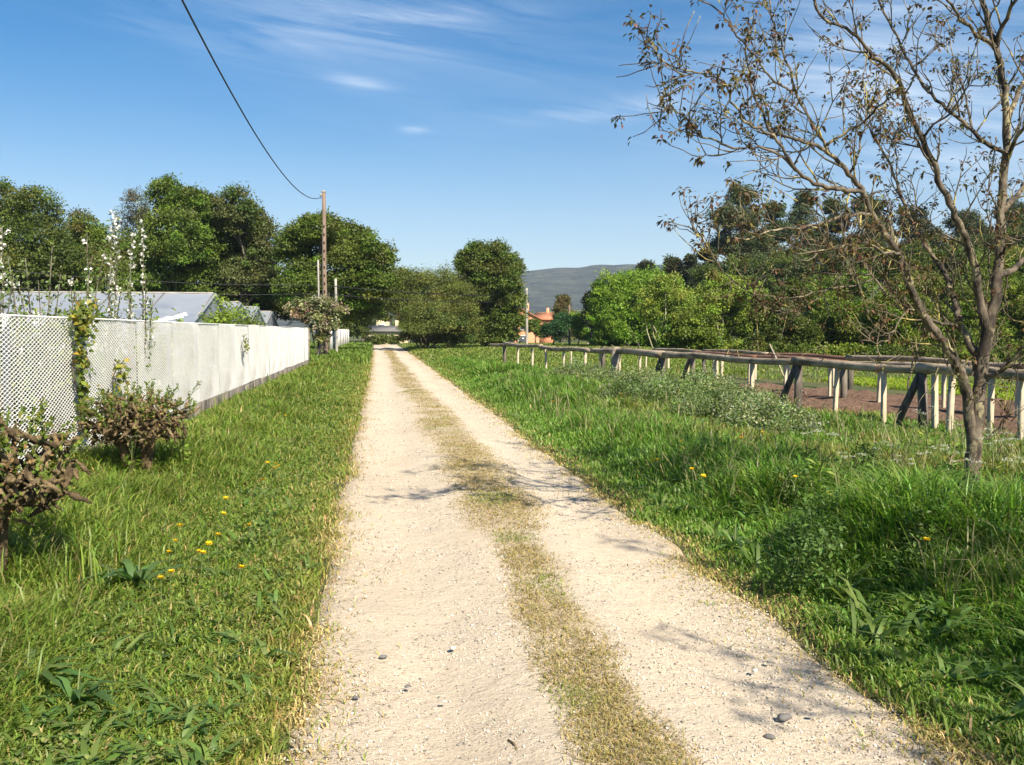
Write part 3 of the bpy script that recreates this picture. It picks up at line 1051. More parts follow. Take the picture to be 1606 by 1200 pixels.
tree('small_tree', 'young green tree standing in front of the orange house', 'tree', 110, 842,
     [(834, 513, 13, 12), (854, 521, 14, 10), (820, 507, 8, 9)], 7000, .22, GREEN, tr=.08)
tree('small_tree', 'small deep green bush between orange house and brown pole', 'bush', 92, 868,
     [(868, 520, 18, 16), (880, 508, 14, 18)], 6000, .2, [(.035, .09, .03), (.04, .10, .03)], tr=.08)
tree('small_tree', 'autumn tinted slender tree behind the short brown pole', 'tree', 125, 885,
     [(884, 472, 11, 11), (882, 492, 15, 18), (890, 510, 13, 14)], 7000, .24, [(.14, .11, .03), (.11, .12, .035), (.13, .09, .03)], tr=.1)
tree('small_tree', 'low yellow green bush right of the short brown pole', 'bush', 96, 905,
     [(905, 508, 14, 18), (915, 526, 16, 10), (935, 530, 20, 9)], 6000, .2, [LIGHT[0], BRIGHT[0]], tr=.07)
tree('dark_conifer', 'narrow dark conifer at the left flank of the bright green tree', 'tree', 92, 926,
     [(938, 455, 10, 16), (925, 475, 10, 18), (930, 502, 14, 26), (940, 485, 14, 24)], 8000, .22, CONIF, tr=.12)
tree('broadleaf_tree', 'bright green round crowned tree right of the distant ridge', 'tree', 84, 995,
     [(998, 446, 48, 26), (960, 462, 32, 32), (1035, 462, 32, 30), (990, 485, 55, 38), (955, 500, 32, 34), (1030, 505, 36, 34), (995, 520, 50, 22), (940, 480, 18, 26), (965, 534, 40, 14), (1015, 536, 40, 13)], 42000, .22, BRIGHT, tr=.25)
tree('willow_tree', 'light green willow with many pale upright stems behind the rails', 'tree', 60, 1040,
     [(1040, 470, 34, 30), (1018, 490, 20, 26), (1064, 490, 24, 28), (1045, 445, 22, 16)], 9000, .15, LIGHT, tr=.10, bark='pale_stem', stems=12, clump=.34)
tree('willow_tree', 'tall pale green weeping willow beside the stem fan willow', 'tree', 63, 1130,
     [(1130, 455, 36, 28), (1165, 470, 36, 36), (1100, 485, 30, 40), (1140, 500, 44, 38), (1175, 510, 28, 32), (1110, 525, 36, 24), (1100, 546, 30, 14), (1145, 546, 40, 14), (1185, 545, 30, 15)], 38000, .16, LIGHT, tr=.14, stems=6, per=22, clump=.3)
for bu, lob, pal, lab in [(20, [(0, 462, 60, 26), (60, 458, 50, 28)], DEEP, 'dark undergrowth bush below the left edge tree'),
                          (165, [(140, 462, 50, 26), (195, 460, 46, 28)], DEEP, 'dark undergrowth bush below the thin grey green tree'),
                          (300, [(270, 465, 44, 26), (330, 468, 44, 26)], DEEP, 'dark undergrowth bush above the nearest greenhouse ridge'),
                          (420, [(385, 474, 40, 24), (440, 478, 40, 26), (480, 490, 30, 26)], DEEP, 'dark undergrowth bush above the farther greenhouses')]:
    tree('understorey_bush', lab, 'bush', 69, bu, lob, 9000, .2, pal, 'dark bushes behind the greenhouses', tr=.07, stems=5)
G2 = 'dense trees behind the bare soil'
for i, (bu, lob, pal, lab) in enumerate([
    (1080, [(1080, 520, 34, 30), (1062, 540, 26, 16), (1100, 540, 26, 18)], GREEN, 'bush filling the gap between the two pale willows'),
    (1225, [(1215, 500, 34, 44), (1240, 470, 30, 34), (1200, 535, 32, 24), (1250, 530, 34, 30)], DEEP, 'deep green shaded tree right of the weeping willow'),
    (1310, [(1300, 490, 38, 40), (1335, 510, 36, 38), (1285, 530, 34, 28), (1330, 540, 40, 22)], GREEN, 'mid green tree seen just left of the walnut limbs'),
    (1400, [(1385, 500, 34, 36), (1420, 480, 32, 32), (1400, 535, 46, 26), (1445, 525, 36, 32)], GREEN, 'leafy tree directly behind the forked walnut stems'),
    (1500, [(1480, 505, 32, 36), (1515, 485, 34, 36), (1500, 535, 44, 26), (1545, 520, 34, 34)], [GREEN[1], GREEN[2], OLIVE[1]], 'olive green tree behind the walnut trunk'),
    (1590, [(1580, 470, 34, 50), (1610, 500, 40, 50), (1580, 530, 44, 30), (1640, 480, 34, 50)], GREEN, 'leafy green tree at the right edge behind the rails')]):
    tree('broadleaf_tree', lab, 'tree', 50 + (i % 3) * 3, bu, lob, 21000, .17, pal, G2, tr=.08, stems=8)
for bu, lob, pal, lab in [
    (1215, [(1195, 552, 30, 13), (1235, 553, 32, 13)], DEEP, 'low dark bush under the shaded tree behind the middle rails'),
    (1310, [(1285, 555, 34, 13), (1340, 556, 34, 13)], GREEN, 'low bush behind the rails left of the walnut limbs'),
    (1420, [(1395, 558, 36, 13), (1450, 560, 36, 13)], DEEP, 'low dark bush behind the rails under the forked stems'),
    (1550, [(1520, 562, 40, 14), (1590, 566, 44, 15)], GREEN, 'low bush behind the rails at the right edge')]:
    tree('low_bush', lab, 'bush', 43, bu, lob, 5000, .15, pal, 'low bushes at the field edge', tr=.04, stems=5)
for bu, lob, pal, lab in [
    (1440, [(1440, 455, 40, 26), (1410, 470, 30, 24), (1470, 468, 30, 22)], YELL, 'yellow green bush on the slope between the walnut stems'),
    (1300, [(1300, 452, 38, 20), (1260, 460, 36, 20), (1340, 450, 34, 22)], [YELL[1], OLIVE[1], BRIGHT[2]], 'light green scrub on the slope above the shaded tree'),
    (1555, [(1555, 430, 40, 28), (1600, 420, 44, 32), (1520, 440, 30, 24)], [YELL[1], GREEN[2], OLIVE[1]], 'green bush on the slope behind the upper walnut trunk')]:
    tree('slope_bush', lab, 'bush', 84, bu, lob, 13000, .24, pal, tr=.09, stems=5)
for bu, lob, pal, lab in [
    (1130, [(1120, 440, 34, 24), (1160, 430, 34, 22), (1145, 455, 40, 20)], [DEEP[0], OLIVE[1], EUCA[1]], 'dark scrub wood at the foot of the eucalyptus group'),
    (1215, [(1200, 425, 36, 24), (1245, 425, 36, 26), (1222, 445, 40, 20)], [DEEP[1], OLIVE[1], EUCA[1]], 'dark scrub wood under the slender eucalyptus'),
    (1310, [(1290, 415, 36, 26), (1335, 412, 36, 28), (1312, 436, 42, 20)], [EUCA[1], OLIVE[1], DEEP[1]], 'olive scrub wood behind the low walnut branches'),
    (1400, [(1385, 408, 36, 26), (1430, 410, 36, 28), (1405, 432, 42, 20)], [DEEP[1], OLIVE[1], GREEN[0]], 'dark wood high on the slope between walnut limbs'),
    (1480, [(1468, 400, 34, 28), (1505, 402, 34, 28), (1490, 430, 40, 24)], [DEEP[1], OLIVE[0], EUCA[1]], 'brown green wood high on the slope left of the walnut trunk'),
    (1570, [(1550, 395, 34, 28), (1600, 385, 40, 34), (1640, 400, 30, 40)], [DEEP[1], GREEN[0], EUCA[1]], 'dark wood high on the slope at the right edge')]:
    tree('slope_wood', lab, 'trees', 106, bu, lob, 11000, .27, pal, 'trees on the wooded slope', tr=.12, stems=5, z0=-.3)
# hillside eucalyptus and pines
for bu, d, lob, n, pal, lab, nm in [
    (1152, 118, [(1160, 312, 24, 22), (1142, 345, 26, 22), (1175, 348, 24, 26), (1135, 385, 30, 24), (1165, 395, 34, 26), (1190, 380, 24, 24)], 15000, EUCA,
     'tallest eucalyptus rising above the slope left of the walnut', 'eucalyptus'),
    (1215, 122, [(1212, 335, 18, 18), (1222, 365, 24, 22), (1205, 400, 30, 24)], 9000, EUCA, 'dusky eucalyptus behind the first low walnut branches', 'eucalyptus'),
    (1262, 124, [(1262, 315, 17, 20), (1256, 345, 22, 20), (1268, 378, 26, 26), (1250, 410, 32, 20)], 10000, EUCA, 'slender eucalyptus with a rounded top amid walnut twigs', 'eucalyptus'),
    (1308, 126, [(1304, 326, 16, 15), (1310, 355, 22, 20), (1300, 392, 30, 26)], 9000, EUCA, 'small topped eucalyptus right of the rounded one', 'eucalyptus'),
    (1362, 120, [(1360, 330, 24, 26), (1378, 365, 26, 26), (1350, 395, 30, 26)], 10000, EUCA, 'brownish eucalyptus behind the thick walnut limb', 'eucalyptus'),
    (1435, 122, [(1430, 345, 24, 22), (1450, 375, 28, 24), (1420, 400, 32, 20)], 9000, CONIF, 'dark pine between the walnut limbs on the slope', 'pine_tree'),
    (1510, 126, [(1505, 350, 26, 20), (1530, 375, 30, 24), (1490, 395, 30, 20)], 9000, CONIF, 'dark pine left of the upper walnut trunk', 'pine_tree'),
    (1590, 124, [(1585, 335, 26, 24), (1610, 360, 34, 30), (1570, 385, 34, 24)], 10000, EUCA, 'hazy eucalyptus at the right edge of the slope', 'eucalyptus'),
    (1110, 112, [(1110, 402, 14, 14), (1115, 430, 20, 22), (1105, 455, 24, 20)], 8000, CONIF, 'dark pine at the foot of the tallest eucalyptus', 'pine_tree'),
    (1084, 116, [(1084, 408, 9, 10), (1086, 430, 14, 18), (1082, 460, 18, 20)], 6000, CONIF, 'thin dark pine standing alone against pale sky', 'pine_tree'),
    (1058, 118, [(1056, 416, 16, 13), (1060, 434, 24, 18), (1050, 460, 26, 22)], 8000, [CONIF[1], CONIF[2], OLIVE[0]], 'round topped brown green pine behind bright green tree', 'pine_tree'),
    (1013, 130, [(1013, 418, 12, 8), (1015, 435, 18, 12)], 4000, CONIF, 'small pine tip peeping over the bright green tree', 'pine_tree'),
]:
    P = at(bu, 519, d)
    tree(nm, lab, 'tree', d, bu, lob, n, .30, pal, 'trees on the wooded slope', tr=.2, z0=-.5, clump=.38, per=20, shell=(.4, .98))
# far fill of woods along the low rise
lob = []
wood = MB()
for i in range(70):
    u = rng.uniform(540, 960)
    d = rng.uniform(180, 330)
    v = 519 + 1.6 * FPX / d - rng.uniform(8, 18) - (330 - d) * .0
    s = d / FPX
    lob.append((at(u, v, d), (rng.uniform(8, 18) * s,) * 2 + (rng.uniform(9, 16) * s,)))
V, Q, c, _ = crown_np(lob, 26000, 1.0, [DEEP[0], OLIVE[0], GREEN[0], CONIF[1]], .5, 6)
o = mk('distant_wood', V, [Q], M['leaf'], None, False, c)
tag(o, 'mass of dark woodland beyond the houses at the foot of the ridge', 'wood', kind='stuff')
# ------------------------------------------------------------------ log rail trellis on the right
def s_of(u, off=0.0):
    """distance along the trellis row at which picture column u crosses it"""
    tn = math.tan(math.atan((u - PW / 2) / FPX) + YAW)
    o = A0 + row_n * off
    return (o[1] * tn - o[0]) / (row_d[0] - row_d[1] * tn)


def trellis(off, s0, s1, dark, pale, braces, rad, zb, label, red=()):
    o = rowpt((s0 + s1) / 2, off)
    base = np.array([o[0], o[1], float(gz(*o))])
    e = empty('vine_trellis', base, label, 'trellis', 'rows of log rails on posts')
    g0 = .0

    def P(s, z, dn=0.0):
        q = rowpt(s, off + dn)
        return np.array([q[0], q[1], z + g0])
    cuts = [s0] + [q for q in dark if s0 + 1 < q < s1 - 1] + [s1]
    fine_ = []
    for a, c in zip(cuts[:-1], cuts[1:]):
        m = max(1, int(round((c - a) / 4.6)))
        fine_ += list(np.linspace(a, c, m + 1)[:-1])
    fine_.append(s1)
    for i, (a, c) in enumerate(zip(fine_[:-1], fine_[1:])):
        b = MB()
        n = 14
        t_ = np.linspace(a - .10, c + .10, n)
        r_ = rad * rng.uniform(.88, 1.12) * (1 + .10 * np.linspace(-1, 1, n) * rng.choice([-1, 1])) * (1 + rng.normal(size=n) * .02)
        dz = .018 * rng.normal() + .02 * np.sin(t_ * 1.3 + i)
        b.tube([P(q, zb + w + (.012 if i % 2 else -.012), .03 * math.sin(q * .9 + i)) for q, w in zip(t_, np.broadcast_to(dz, (n,)))], r_, 10)
        b.obj('log_rail', M['red_log'] if i in red else M['log'], e, True, loc=base)
    for s in dark:
        b = MB()
        ln = rng.normal() * .02
        b.tube([P(s - ln, -.4, .0), P(s, .4, .01), P(s + ln, zb - rad * .7, 0)], [.078, .074, .07], 9)
        b.obj('post', M['dark_wood'], e, True, loc=base)
    for s in braces:
        b = MB()
        b.tube([P(s - .62, -.15, -.12), P(s - .35, .40, -.06), P(s - .04, zb - rad * 1.1, -.03)], [.062, .06, .055], 8)
        b.obj('brace', M['dark_wood'], e, True, loc=base)
    ang = math.atan2(row_d[1], row_d[0])
    for s in pale:
        b = MB()
        q = P(s, (zb - rad * .9 - .4) / 2 + rng.normal() * .004, rng.normal() * .03)
        tl, w_ = rng.normal() * .018, rng.uniform(.85, 1.2)
        ax = np.array([[math.cos(ang), math.sin(ang), 0], [-math.sin(ang), math.cos(ang), 0], [tl, rng.normal() * .014, 1]])
        b.box(q, (.064 * w_, .064 * w_, zb - rad * .9 + .4), axes=ax, bev=.006)
        b.obj('pale_post', M['pale_post'], e, loc=base)
    for _ in range(16):
        b = MB()
        s = rng.uniform(s0 + 3, s1 - 1)
        n = 8
        q = P(s, zb + rad, 0)
        d = np.array([row_d[0], row_d[1], 0]) * rng.choice([-1, 1])
        pts = [q]
        for k_ in range(n):
            d = unit(d + rng.normal(size=3) * .45 + np.array([0, 0, .15 if k_ < 3 else -.22]))
            pts.append(pts[-1] + d * rng.uniform(.05, .16))
        b.tube(pts, np.linspace(.011, .003, len(pts)), 5)
        b.obj('vine_twig', M['twig'], e, True, loc=base)
    return e


pale0 = [s_of(u) for u in (812, 836, 859, 884, 917, 1123, 1181, 1313, 1389, 1467, 1491, 1561, 1602)]
trellis(0.0, s_of(772), 34.5, [s_of(u) for u in (791, 1040, 1252, 1449)], pale0, [s_of(u) for u in (1040, 1252, 1449)], .078, 1.035,
        'nearest row of thick grey log rails on braced dark posts')
b = MB()
q = rowpt(s_of(966), -.05)
b.tube([(q[0] - .06, q[1], -.2), (q[0], q[1], .5), (q[0] + .05, q[1], 1.16)], [.10, .115, .11], 7)
tag(b.obj('split_post', M['old_wood'], None, True, loc=(q[0], q[1], 0)), 'thick split brown post leaning against the nearest log rail', 'post')
trellis(2.5, 2.5, 33, list(np.arange(5, 33, 7.2)), [s for s in np.arange(1.4, 33, 1.75)], [12.2, 26.6], .064, .93,
        'middle row of thinner log rails just behind the nearest rail', red=(3, 4))
trellis(5.0, 4.0, 34, list(np.arange(8, 33, 8.1)), [s for s in np.arange(3.1, 33, 2.05)], [16.1], .062, .915,
        'farthest row of log rails seen over the two nearer rails', red=(2,))
for nm, P_, Q_, lab in (('stick', at(1229, 590, 17.8), at(1207, 540, 18.3), 'thin pale stick poking up behind the braced middle post'),
                        ('stick', ground(1266, 621, .12), ground(1254, 610, .3), 'short pale stick lying on the bare brown soil')):
    b = MB()
    b.tube([P_, (np.asarray(P_) + Q_) / 2 + (.01, 0, 0), Q_], .016, 6)
    tag(b.obj(nm, M['pale_post'], None, True, loc=P_), lab, 'stick')

# ------------------------------------------------------------------ walnut tree beside the track
WD = 7.45
wb = at(1527, 790, WD)
wbase = np.array([wb[0], wb[1], float(gz(wb[0], wb[1]))])
wal = empty('walnut_tree', wbase, 'half bare walnut tree with lichen on its limbs and small rusty new leaves', 'tree')
LIMBS = [   # picture polyline, start radius, end radius, depth offsets start/end
    ([(1529, 850), (1525, 790), (1524, 740), (1528, 690), (1531, 660), (1535, 620), (1540, 580), (1546, 540), (1554, 500), (1562, 460), (1566, 420), (1570, 358), (1573, 283),
      (1581, 207), (1579, 151), (1570, 113), (1562, 75), (1551, 38), (1538, -10), (1520, -70), (1508, -140)], .092, .018, 0, -.2),
    ([(1562, 75), (1570, 45), (1582, 20), (1602, -10), (1620, -60)], .030, .010, -.1, -.5),
    ([(1582, 185), (1594, 150), (1608, 125), (1640, 70), (1670, 0)], .034, .010, 0, .6),
    ([(1571, 262), (1595, 215), (1625, 180), (1670, 120)], .028, .008, 0, -.7),
    ([(1567, 243), (1543, 223), (1524, 204), (1505, 187), (1487, 170), (1460, 151), (1444, 128), (1430, 106), (1418, 80), (1407, 57), (1385, 19), (1366, -30), (1350, -80)], .042, .010, 0, .8),
    ([(1556, 80), (1540, 60), (1517, 42), (1502, 23), (1487, 0), (1470, -40)], .024, .008, -.1, -.6),
    ([(1519, 700), (1521, 655), (1516, 622), (1508, 590), (1496, 564), (1484, 546), (1470, 524), (1454, 500), (1440, 480), (1430, 456), (1424, 436), (1416, 416), (1412, 400), (1398, 380),
      (1381, 358), (1362, 325), (1355, 302), (1344, 287), (1332, 272), (1315, 254), (1298, 238), (1280, 229), (1264, 223), (1240, 219), (1211, 211), (1196, 177), (1177, 143), (1172, 94),
      (1168, 60)], .060, .006, -.05, -1.3),
    ([(1298, 238), (1292, 225), (1275, 195), (1260, 170), (1245, 143), (1234, 94), (1223, 57), (1209, 30), (1207, -10), (1200, -40)], .024, .006, -.8, -.4),
    ([(1302, 224), (1335, 205), (1370, 177), (1385, 160), (1400, 143)], .018, .005, -.8, -1.2),
    ([(1245, 147), (1228, 136), (1211, 125), (1198, 112), (1189, 94), (1172, 74), (1155, 57), (1145, 40), (1136, 23), (1118, 10), (1098, 0)], .018, .006, -.6, -.9),
    ([(1354, 304), (1334, 300), (1313, 298), (1296, 294), (1279, 290), (1262, 281), (1249, 268), (1234, 241), (1211, 211), (1190, 201), (1174, 196), (1158, 177), (1143, 147), (1136, 124),
      (1110, 119), (1083, 113), (1060, 104), (1038, 98), (1019, 72)], .030, .004, -.75, -2.0),
    ([(1249, 268), (1225, 245), (1189, 230), (1166, 233), (1143, 230), (1113, 219), (1087, 200), (1074, 185), (1060, 170), (1042, 173), (1023, 170)], .017, .004, -.85, -1.6),
    ([(1087, 200), (1068, 205), (1049, 207), (1034, 203)], .008, .003, -1.4, -1.7),
    ([(1534, 600), (1532, 565), (1524, 544), (1512, 520), (1502, 500), (1500, 480), (1490, 450), (1484, 430), (1470, 410), (1455, 392), (1438, 365), (1424, 335), (1410, 300), (1396, 262), (1380, 228),
      (1362, 200), (1340, 172)], .050, .007, .05, .9),
    ([(1504, 513), (1490, 508), (1475, 508), (1460, 502), (1440, 488), (1425, 485)], .024, .010, .1, -.3),
    ([(1549, 520), (1541, 488), (1534, 450), (1528, 412), (1517, 377), (1506, 355), (1494, 332), (1479, 294), (1464, 260), (1445, 219), (1426, 177), (1411, 128), (1396, 106), (1384, 97),
      (1370, 91), (1351, 64), (1328, 45), (1302, 36), (1279, 15), (1276, -10), (1268, -40)], .046, .008, 0, -.9),
    ([(1438, 490), (1420, 480), (1396, 468), (1380, 450), (1366, 430), (1348, 406), (1330, 385), (1318, 350)], .030, .008, -.1, .5),
    ([(1366, 430), (1344, 432), (1320, 432), (1290, 428), (1262, 432), (1235, 430)], .022, .005, .2, .8),
    ([(1372, 440), (1345, 448), (1300, 452), (1262, 464), (1234, 468), (1200, 466), (1178, 460), (1156, 446), (1134, 428), (1110, 392), (1096, 366), (1091, 340)], .018, .004, .15, -1.2),
    ([(1370, 330), (1340, 336), (1309, 343), (1282, 352), (1257, 358), (1226, 358), (1198, 367), (1170, 377), (1148, 372)], .020, .005, -.6, -1.5),
    ([(1412, 400), (1400, 395), (1385, 400), (1372, 385), (1352, 380), (1320, 386), (1300, 390), (1275, 396)], .018, .005, -.2, -1.4),
    ([(1414, 330), (1412, 360), (1408, 385), (1395, 398), (1380, 396), (1370, 380), (1360, 376)], .016, .006, .5, .1),
    ([(1322, 434), (1300, 452), (1270, 478), (1245, 490), (1232, 492), (1215, 486), (1200, 478)], .014, .004, .3, -.6),
    ([(1540, 590), (1556, 588), (1572, 580), (1586, 562), (1606, 544), (1640, 520), (1690, 500)], .026, .010, 0, -.5),
    ([(1533, 685), (1552, 690), (1566, 672), (1584, 645), (1594, 600), (1600, 560)], .012, .004, -.1, -.3),
    ([(1566, 440), (1590, 425), (1612, 400), (1650, 370), (1700, 300)], .040, .012, 0, .9),
    ([(1567, 400), (1580, 385), (1606, 370), (1640, 365)], .018, .006, 0, -.8),
    ([(1570, 330), (1600, 300), (1650, 240), (1720, 180)], .034, .010, .1, 1.2),
    ([(1418, 505), (1400, 520), (1392, 535), (1375, 538), (1350, 534)], .009, .003, -.2, -.4),
    ([(1424, 610), (1432, 570), (1445, 530)], .010, .004, -.1, .2),
    ([(1470, 260), (1450, 245), (1435, 215), (1420, 212), (1400, 225), (1380, 215)], .012, .004, -.4, -.9),
    ([(1445, 219), (1465, 195), (1490, 180), (1510, 150), (1525, 118)], .014, .004, -.5, -1.0),
    ([(1524, 204), (1518, 165), (1505, 130), (1495, 100), (1490, 60)], .014, .004, .2, .5),
    ([(1430, 106), (1455, 90), (1475, 60), (1480, 30)], .012, .004, .5, .9),
    ([(1332, 272), (1345, 245), (1350, 215), (1365, 190), (1368, 150)], .014, .004, -.7, -.2),
]
wt, tw = MB(), MB()
segs, tips = [], []
done = []
for pl, r0, r1, d0, d1 in LIMBS:
    n = len(pl)
    r0, r1 = r0 * (.92 if r0 > .08 else .80), r1 * .85
    if done:
        q = min(((math.hypot(pl[0][0] - u_, pl[0][1] - v_), dd_, rr_, (u_, v_)) for u_, v_, dd_, rr_ in done), key=lambda z: z[0])
        if q[0] < 26:
            d1 = q[1] + (d1 - d0)
            d0, r0 = q[1], min(r0, q[2] * .95)
            pl = [q[3]] + pl[1:]
    ts = np.linspace(0, 1, n)
    P = np.array([at(u, v, WD + d0 + (d1 - d0) * (t_ ** 1.2)) for (u, v), t_ in zip(pl, ts)])
    m = (n - 1) * 3 + 1
    tt = np.linspace(0, 1, m)
    P = np.stack([np.interp(tt, ts, P[:, i]) for i in range(3)], 1)
    P[1:-1] = (P[:-2] + P[1:-1] * 2 + P[2:]) / 4
    P[1:-1] += rng.normal(size=(m - 2, 3)) * .006
    rad = r0 + (r1 - r0) * tt ** (.55 if r0 > .07 else .75)
    if r0 > .08:
        rad = rad * (1 + .55 * np.exp(-tt * 30))
    rad = rad * (1 + rng.normal(size=m) * .035)
    for q_, (t_, rr_) in enumerate(zip(tt, rad)):
        done.append((float(np.interp(t_, ts, [z[0] for z in pl])), float(np.interp(t_, ts, [z[1] for z in pl])), d0 + (d1 - d0) * t_ ** 1.2, float(rr_)))
    wt.tube(P, rad, 9 if r0 > .03 else 6)
    segs.append((P, rad))
    tips.append((P[-1], unit(P[-1] - P[-3])))


def grow(p, d, L, r, n=5, up=.10):
    pts = [p]
    for _ in range(n):
        d = unit(d + rng.normal(size=3) * .21 + np.array([0, 0, up]))
        pts.append(pts[-1] + d * L / n)
    return np.array(pts)


def spawn(P, i, lo, hi):
    T = unit(P[min(i + 1, len(P) - 1)] - P[max(i - 1, 0)])
    s = rdir(1)[0]
    s = unit(s - T * np.dot(s, T))
    a = rng.uniform(lo, hi)
    return unit(T * math.cos(a) + s * math.sin(a) + np.array([0, 0, .22]))


nb1 = 0
for P, rad in segs:
    ln = np.linalg.norm(np.diff(P, axis=0), axis=1)
    acc = 0
    for i in range(1, len(P)):
        acc += ln[i - 1]
        if rad[i] > .052:
            continue
        if acc > .12:
            acc = -rng.uniform(0, .06)
            L1 = rng.uniform(.28, .75) * (1 if rad[i] > .012 else .55 if rad[i] > .007 else .22)
            r1 = min(rad[i] * .55, .0085)
            b1 = grow(P[i], spawn(P, i, .5, 1.15), L1, r1, 6)
            tw.tube(b1, np.linspace(r1, .0028, len(b1)), 5)
            tips.append((b1[-1], unit(b1[-1] - b1[-2])))
            nb1 += 1
            for j in range(1, len(b1)):
                if rng.random() < .78:
                    L2 = rng.uniform(.08, .34)
                    b2 = grow(b1[j], spawn(b1, j, .5, 1.1), L2, .004, 4, .14)
                    tw.tube(b2, np.linspace(.0042, .0022, len(b2)), 4)
                    if rng.random() < .62:
                        tips.append((b2[-1], unit(b2[-1] - b2[-2])))
wt.obj('trunk', M['walnut_bark'], wal, True, loc=wbase)
tw.obj('twigs', M['twig'], wal, True, loc=wbase)
LP, LL, LN, LS = [], [], [], []
for p, d in tips:
    n = int(rng.integers(8, 20)) if rng.random() < .75 else 2
    s = rdir(n)
    s = unit(s + d * .5 + np.array([0, 0, -.25]))
    off = rng.uniform(0, .05, (n, 1))
    LP.append(p + s * off)
    LL.append(s + np.array([0, 0, -.65]))
    LN.append(rdir(n) * .6 + np.array([0, 0, 1]))
    LS.append(rng.uniform(.022, .052, n))
LP, LL, LN, LS = map(np.concatenate, (LP, LL, LN, LS))
V, Q = leafset(LP, LL, LN, LS, LS * .48, .3)
c = pick([(.12, .075, .04), (.10, .085, .035), (.15, .075, .045), (.11, .11, .035), (.085, .06, .035)], len(LP), .2)
mk('foliage', V - wbase, [Q], M['leaf'], wal, False, np.repeat(c, 4, 0))

q = dup(wal, (4.75, 1.55, 0), .6, .9, 'second walnut tree just right of the camera, known by its shadow on the track')

# ------------------------------------------------------------------ pollarded stumps on the left verge


def pollard(base, scale, label, seed, lean=0.0):
    rs = np.random.default_rng(seed)
    base = np.asarray(base, float)
    e = empty('pollard_stump', base, label, 'stump', 'knobby pollarded stumps on the left verge')
    b = MB()
    heads = []
    for sx, tw_ in ((-1, .20), (1, .15)):
        top = np.array([sx * tw_ * scale + lean, rs.normal() * .05, (.50 if sx < 0 else .56) * scale])
        b.tube([(sx * .03, 0, -.1), (sx * .07 * scale, .02, .10 * scale), (top * .75 + np.array([0, 0, .02])), top],
               np.array([.085, .062, .060, .080]) * scale, 9)
        heads.append(top)
    for _ in range(110):
        h = heads[rs.integers(2)]
        d = unit(rs.normal(size=3))
        c0 = h + np.array([d[0] * .34, d[1] * .26, abs(d[2]) * .26 + .02]) * scale * rs.uniform(.3, 1)
        n = 5
        pts = [h + (c0 - h) * .1]
        for k_ in range(n):
            pts.append(pts[0] + (c0 - pts[0]) * (k_ + 1) / n + rs.normal(size=3) * .028 * scale)
        b.tube(pts, np.array([.030, .030, .024, .022, .018, .009]) * scale * rs.uniform(.5, 1.2), 7)
    for _ in range(480):
        h = heads[rs.integers(2)]
        d = unit(rs.normal(size=3))
        c0 = h + np.array([d[0] * .40, d[1] * .32, d[2] * .24 + .14]) * scale * rs.uniform(.7, 1)
        q = c0 + rs.normal(size=3) * .07 * scale
        b.tube([c0, (c0 + q) / 2, q], np.array([.005, .015, .004]) * scale * rs.uniform(.5, 1.5), 6)
    o = b.obj('trunk', M['pollard_bark'], e, True)
    md = o.modifiers.new('fuse', 'REMESH')
    md.mode = 'VOXEL'
    md.voxel_size = .0085
    md.use_smooth_shade = True
    tx = bpy.data.textures.new('bark_lumps', 'CLOUDS')
    tx.noise_scale = .02
    tx.noise_depth = 4
    dp = o.modifiers.new('lumps', 'DISPLACE')
    dp.texture = tx
    dp.strength = .022
    st, P_, L_, N_, S_ = MB(), [], [], [], []
    for _ in range(100):
        h = heads[rs.integers(2)]
        a = rs.uniform(0, 2 * math.pi)
        r_ = rs.uniform(.1, .42) * scale
        p = h + np.array([math.cos(a) * r_, math.sin(a) * r_ * .8, rs.uniform(.04, .30) * scale])
        d = unit(np.array([math.cos(a) * .5, math.sin(a) * .5, 1.0]) + rs.normal(size=3) * .25)
        L = rs.uniform(.07, .27) * scale
        pts = np.array([p + d * L * t_ + np.array([0, 0, -.05 * t_ * t_]) for t_ in np.linspace(0, 1, 4)])
        st.tube(pts, np.linspace(.004, .002, 4), 4)
        for t_ in np.linspace(.15, 1, 10):
            for _k in range(3):
                q = p + d * L * t_
                s = unit(rs.normal(size=3) + d * .6)
                P_.append(q), L_.append(s), N_.append(unit(rs.normal(size=3) * .5 + np.array([0, 0, 1]))), S_.append(rs.uniform(.02, .045))
    for _ in range(900):      # dry withered leaves caught on the knobs
        h = heads[rs.integers(2)]
        d = unit(rs.normal(size=3))
        P_.append(h + np.array([d[0] * .42, d[1] * .34, d[2] * .26 + .14]) * scale * rs.uniform(.8, 1.05))
        L_.append(unit(rs.normal(size=3)))
        N_.append(d)
        S_.append(rs.uniform(.014, .038))
    P_, L_, N_, S_ = map(np.array, (P_, L_, N_, S_))
    V, Q = leafset(P_, L_, N_, S_, S_ * .55, .2)
    n = len(P_)
    c = np.vstack([pick([(.14, .19, .03), (.11, .17, .03), (.20, .21, .04), (.26, .22, .04)], n - 900, .18, [.45, .4, .10, .05]),
                   pick([(.26, .17, .065), (.17, .20, .05), (.34, .22, .08), (.15, .20, .04)], 900, .2)])
    so = st.obj('shoots', M['stem'], e, True)
    mk('leaves', V, [Q], M['leaf'], so, False, np.repeat(c, 4, 0))
    return e


def onground(u, v):
    p = ground(u, v)
    return np.array([p[0], p[1], float(gz(p[0], p[1]))])


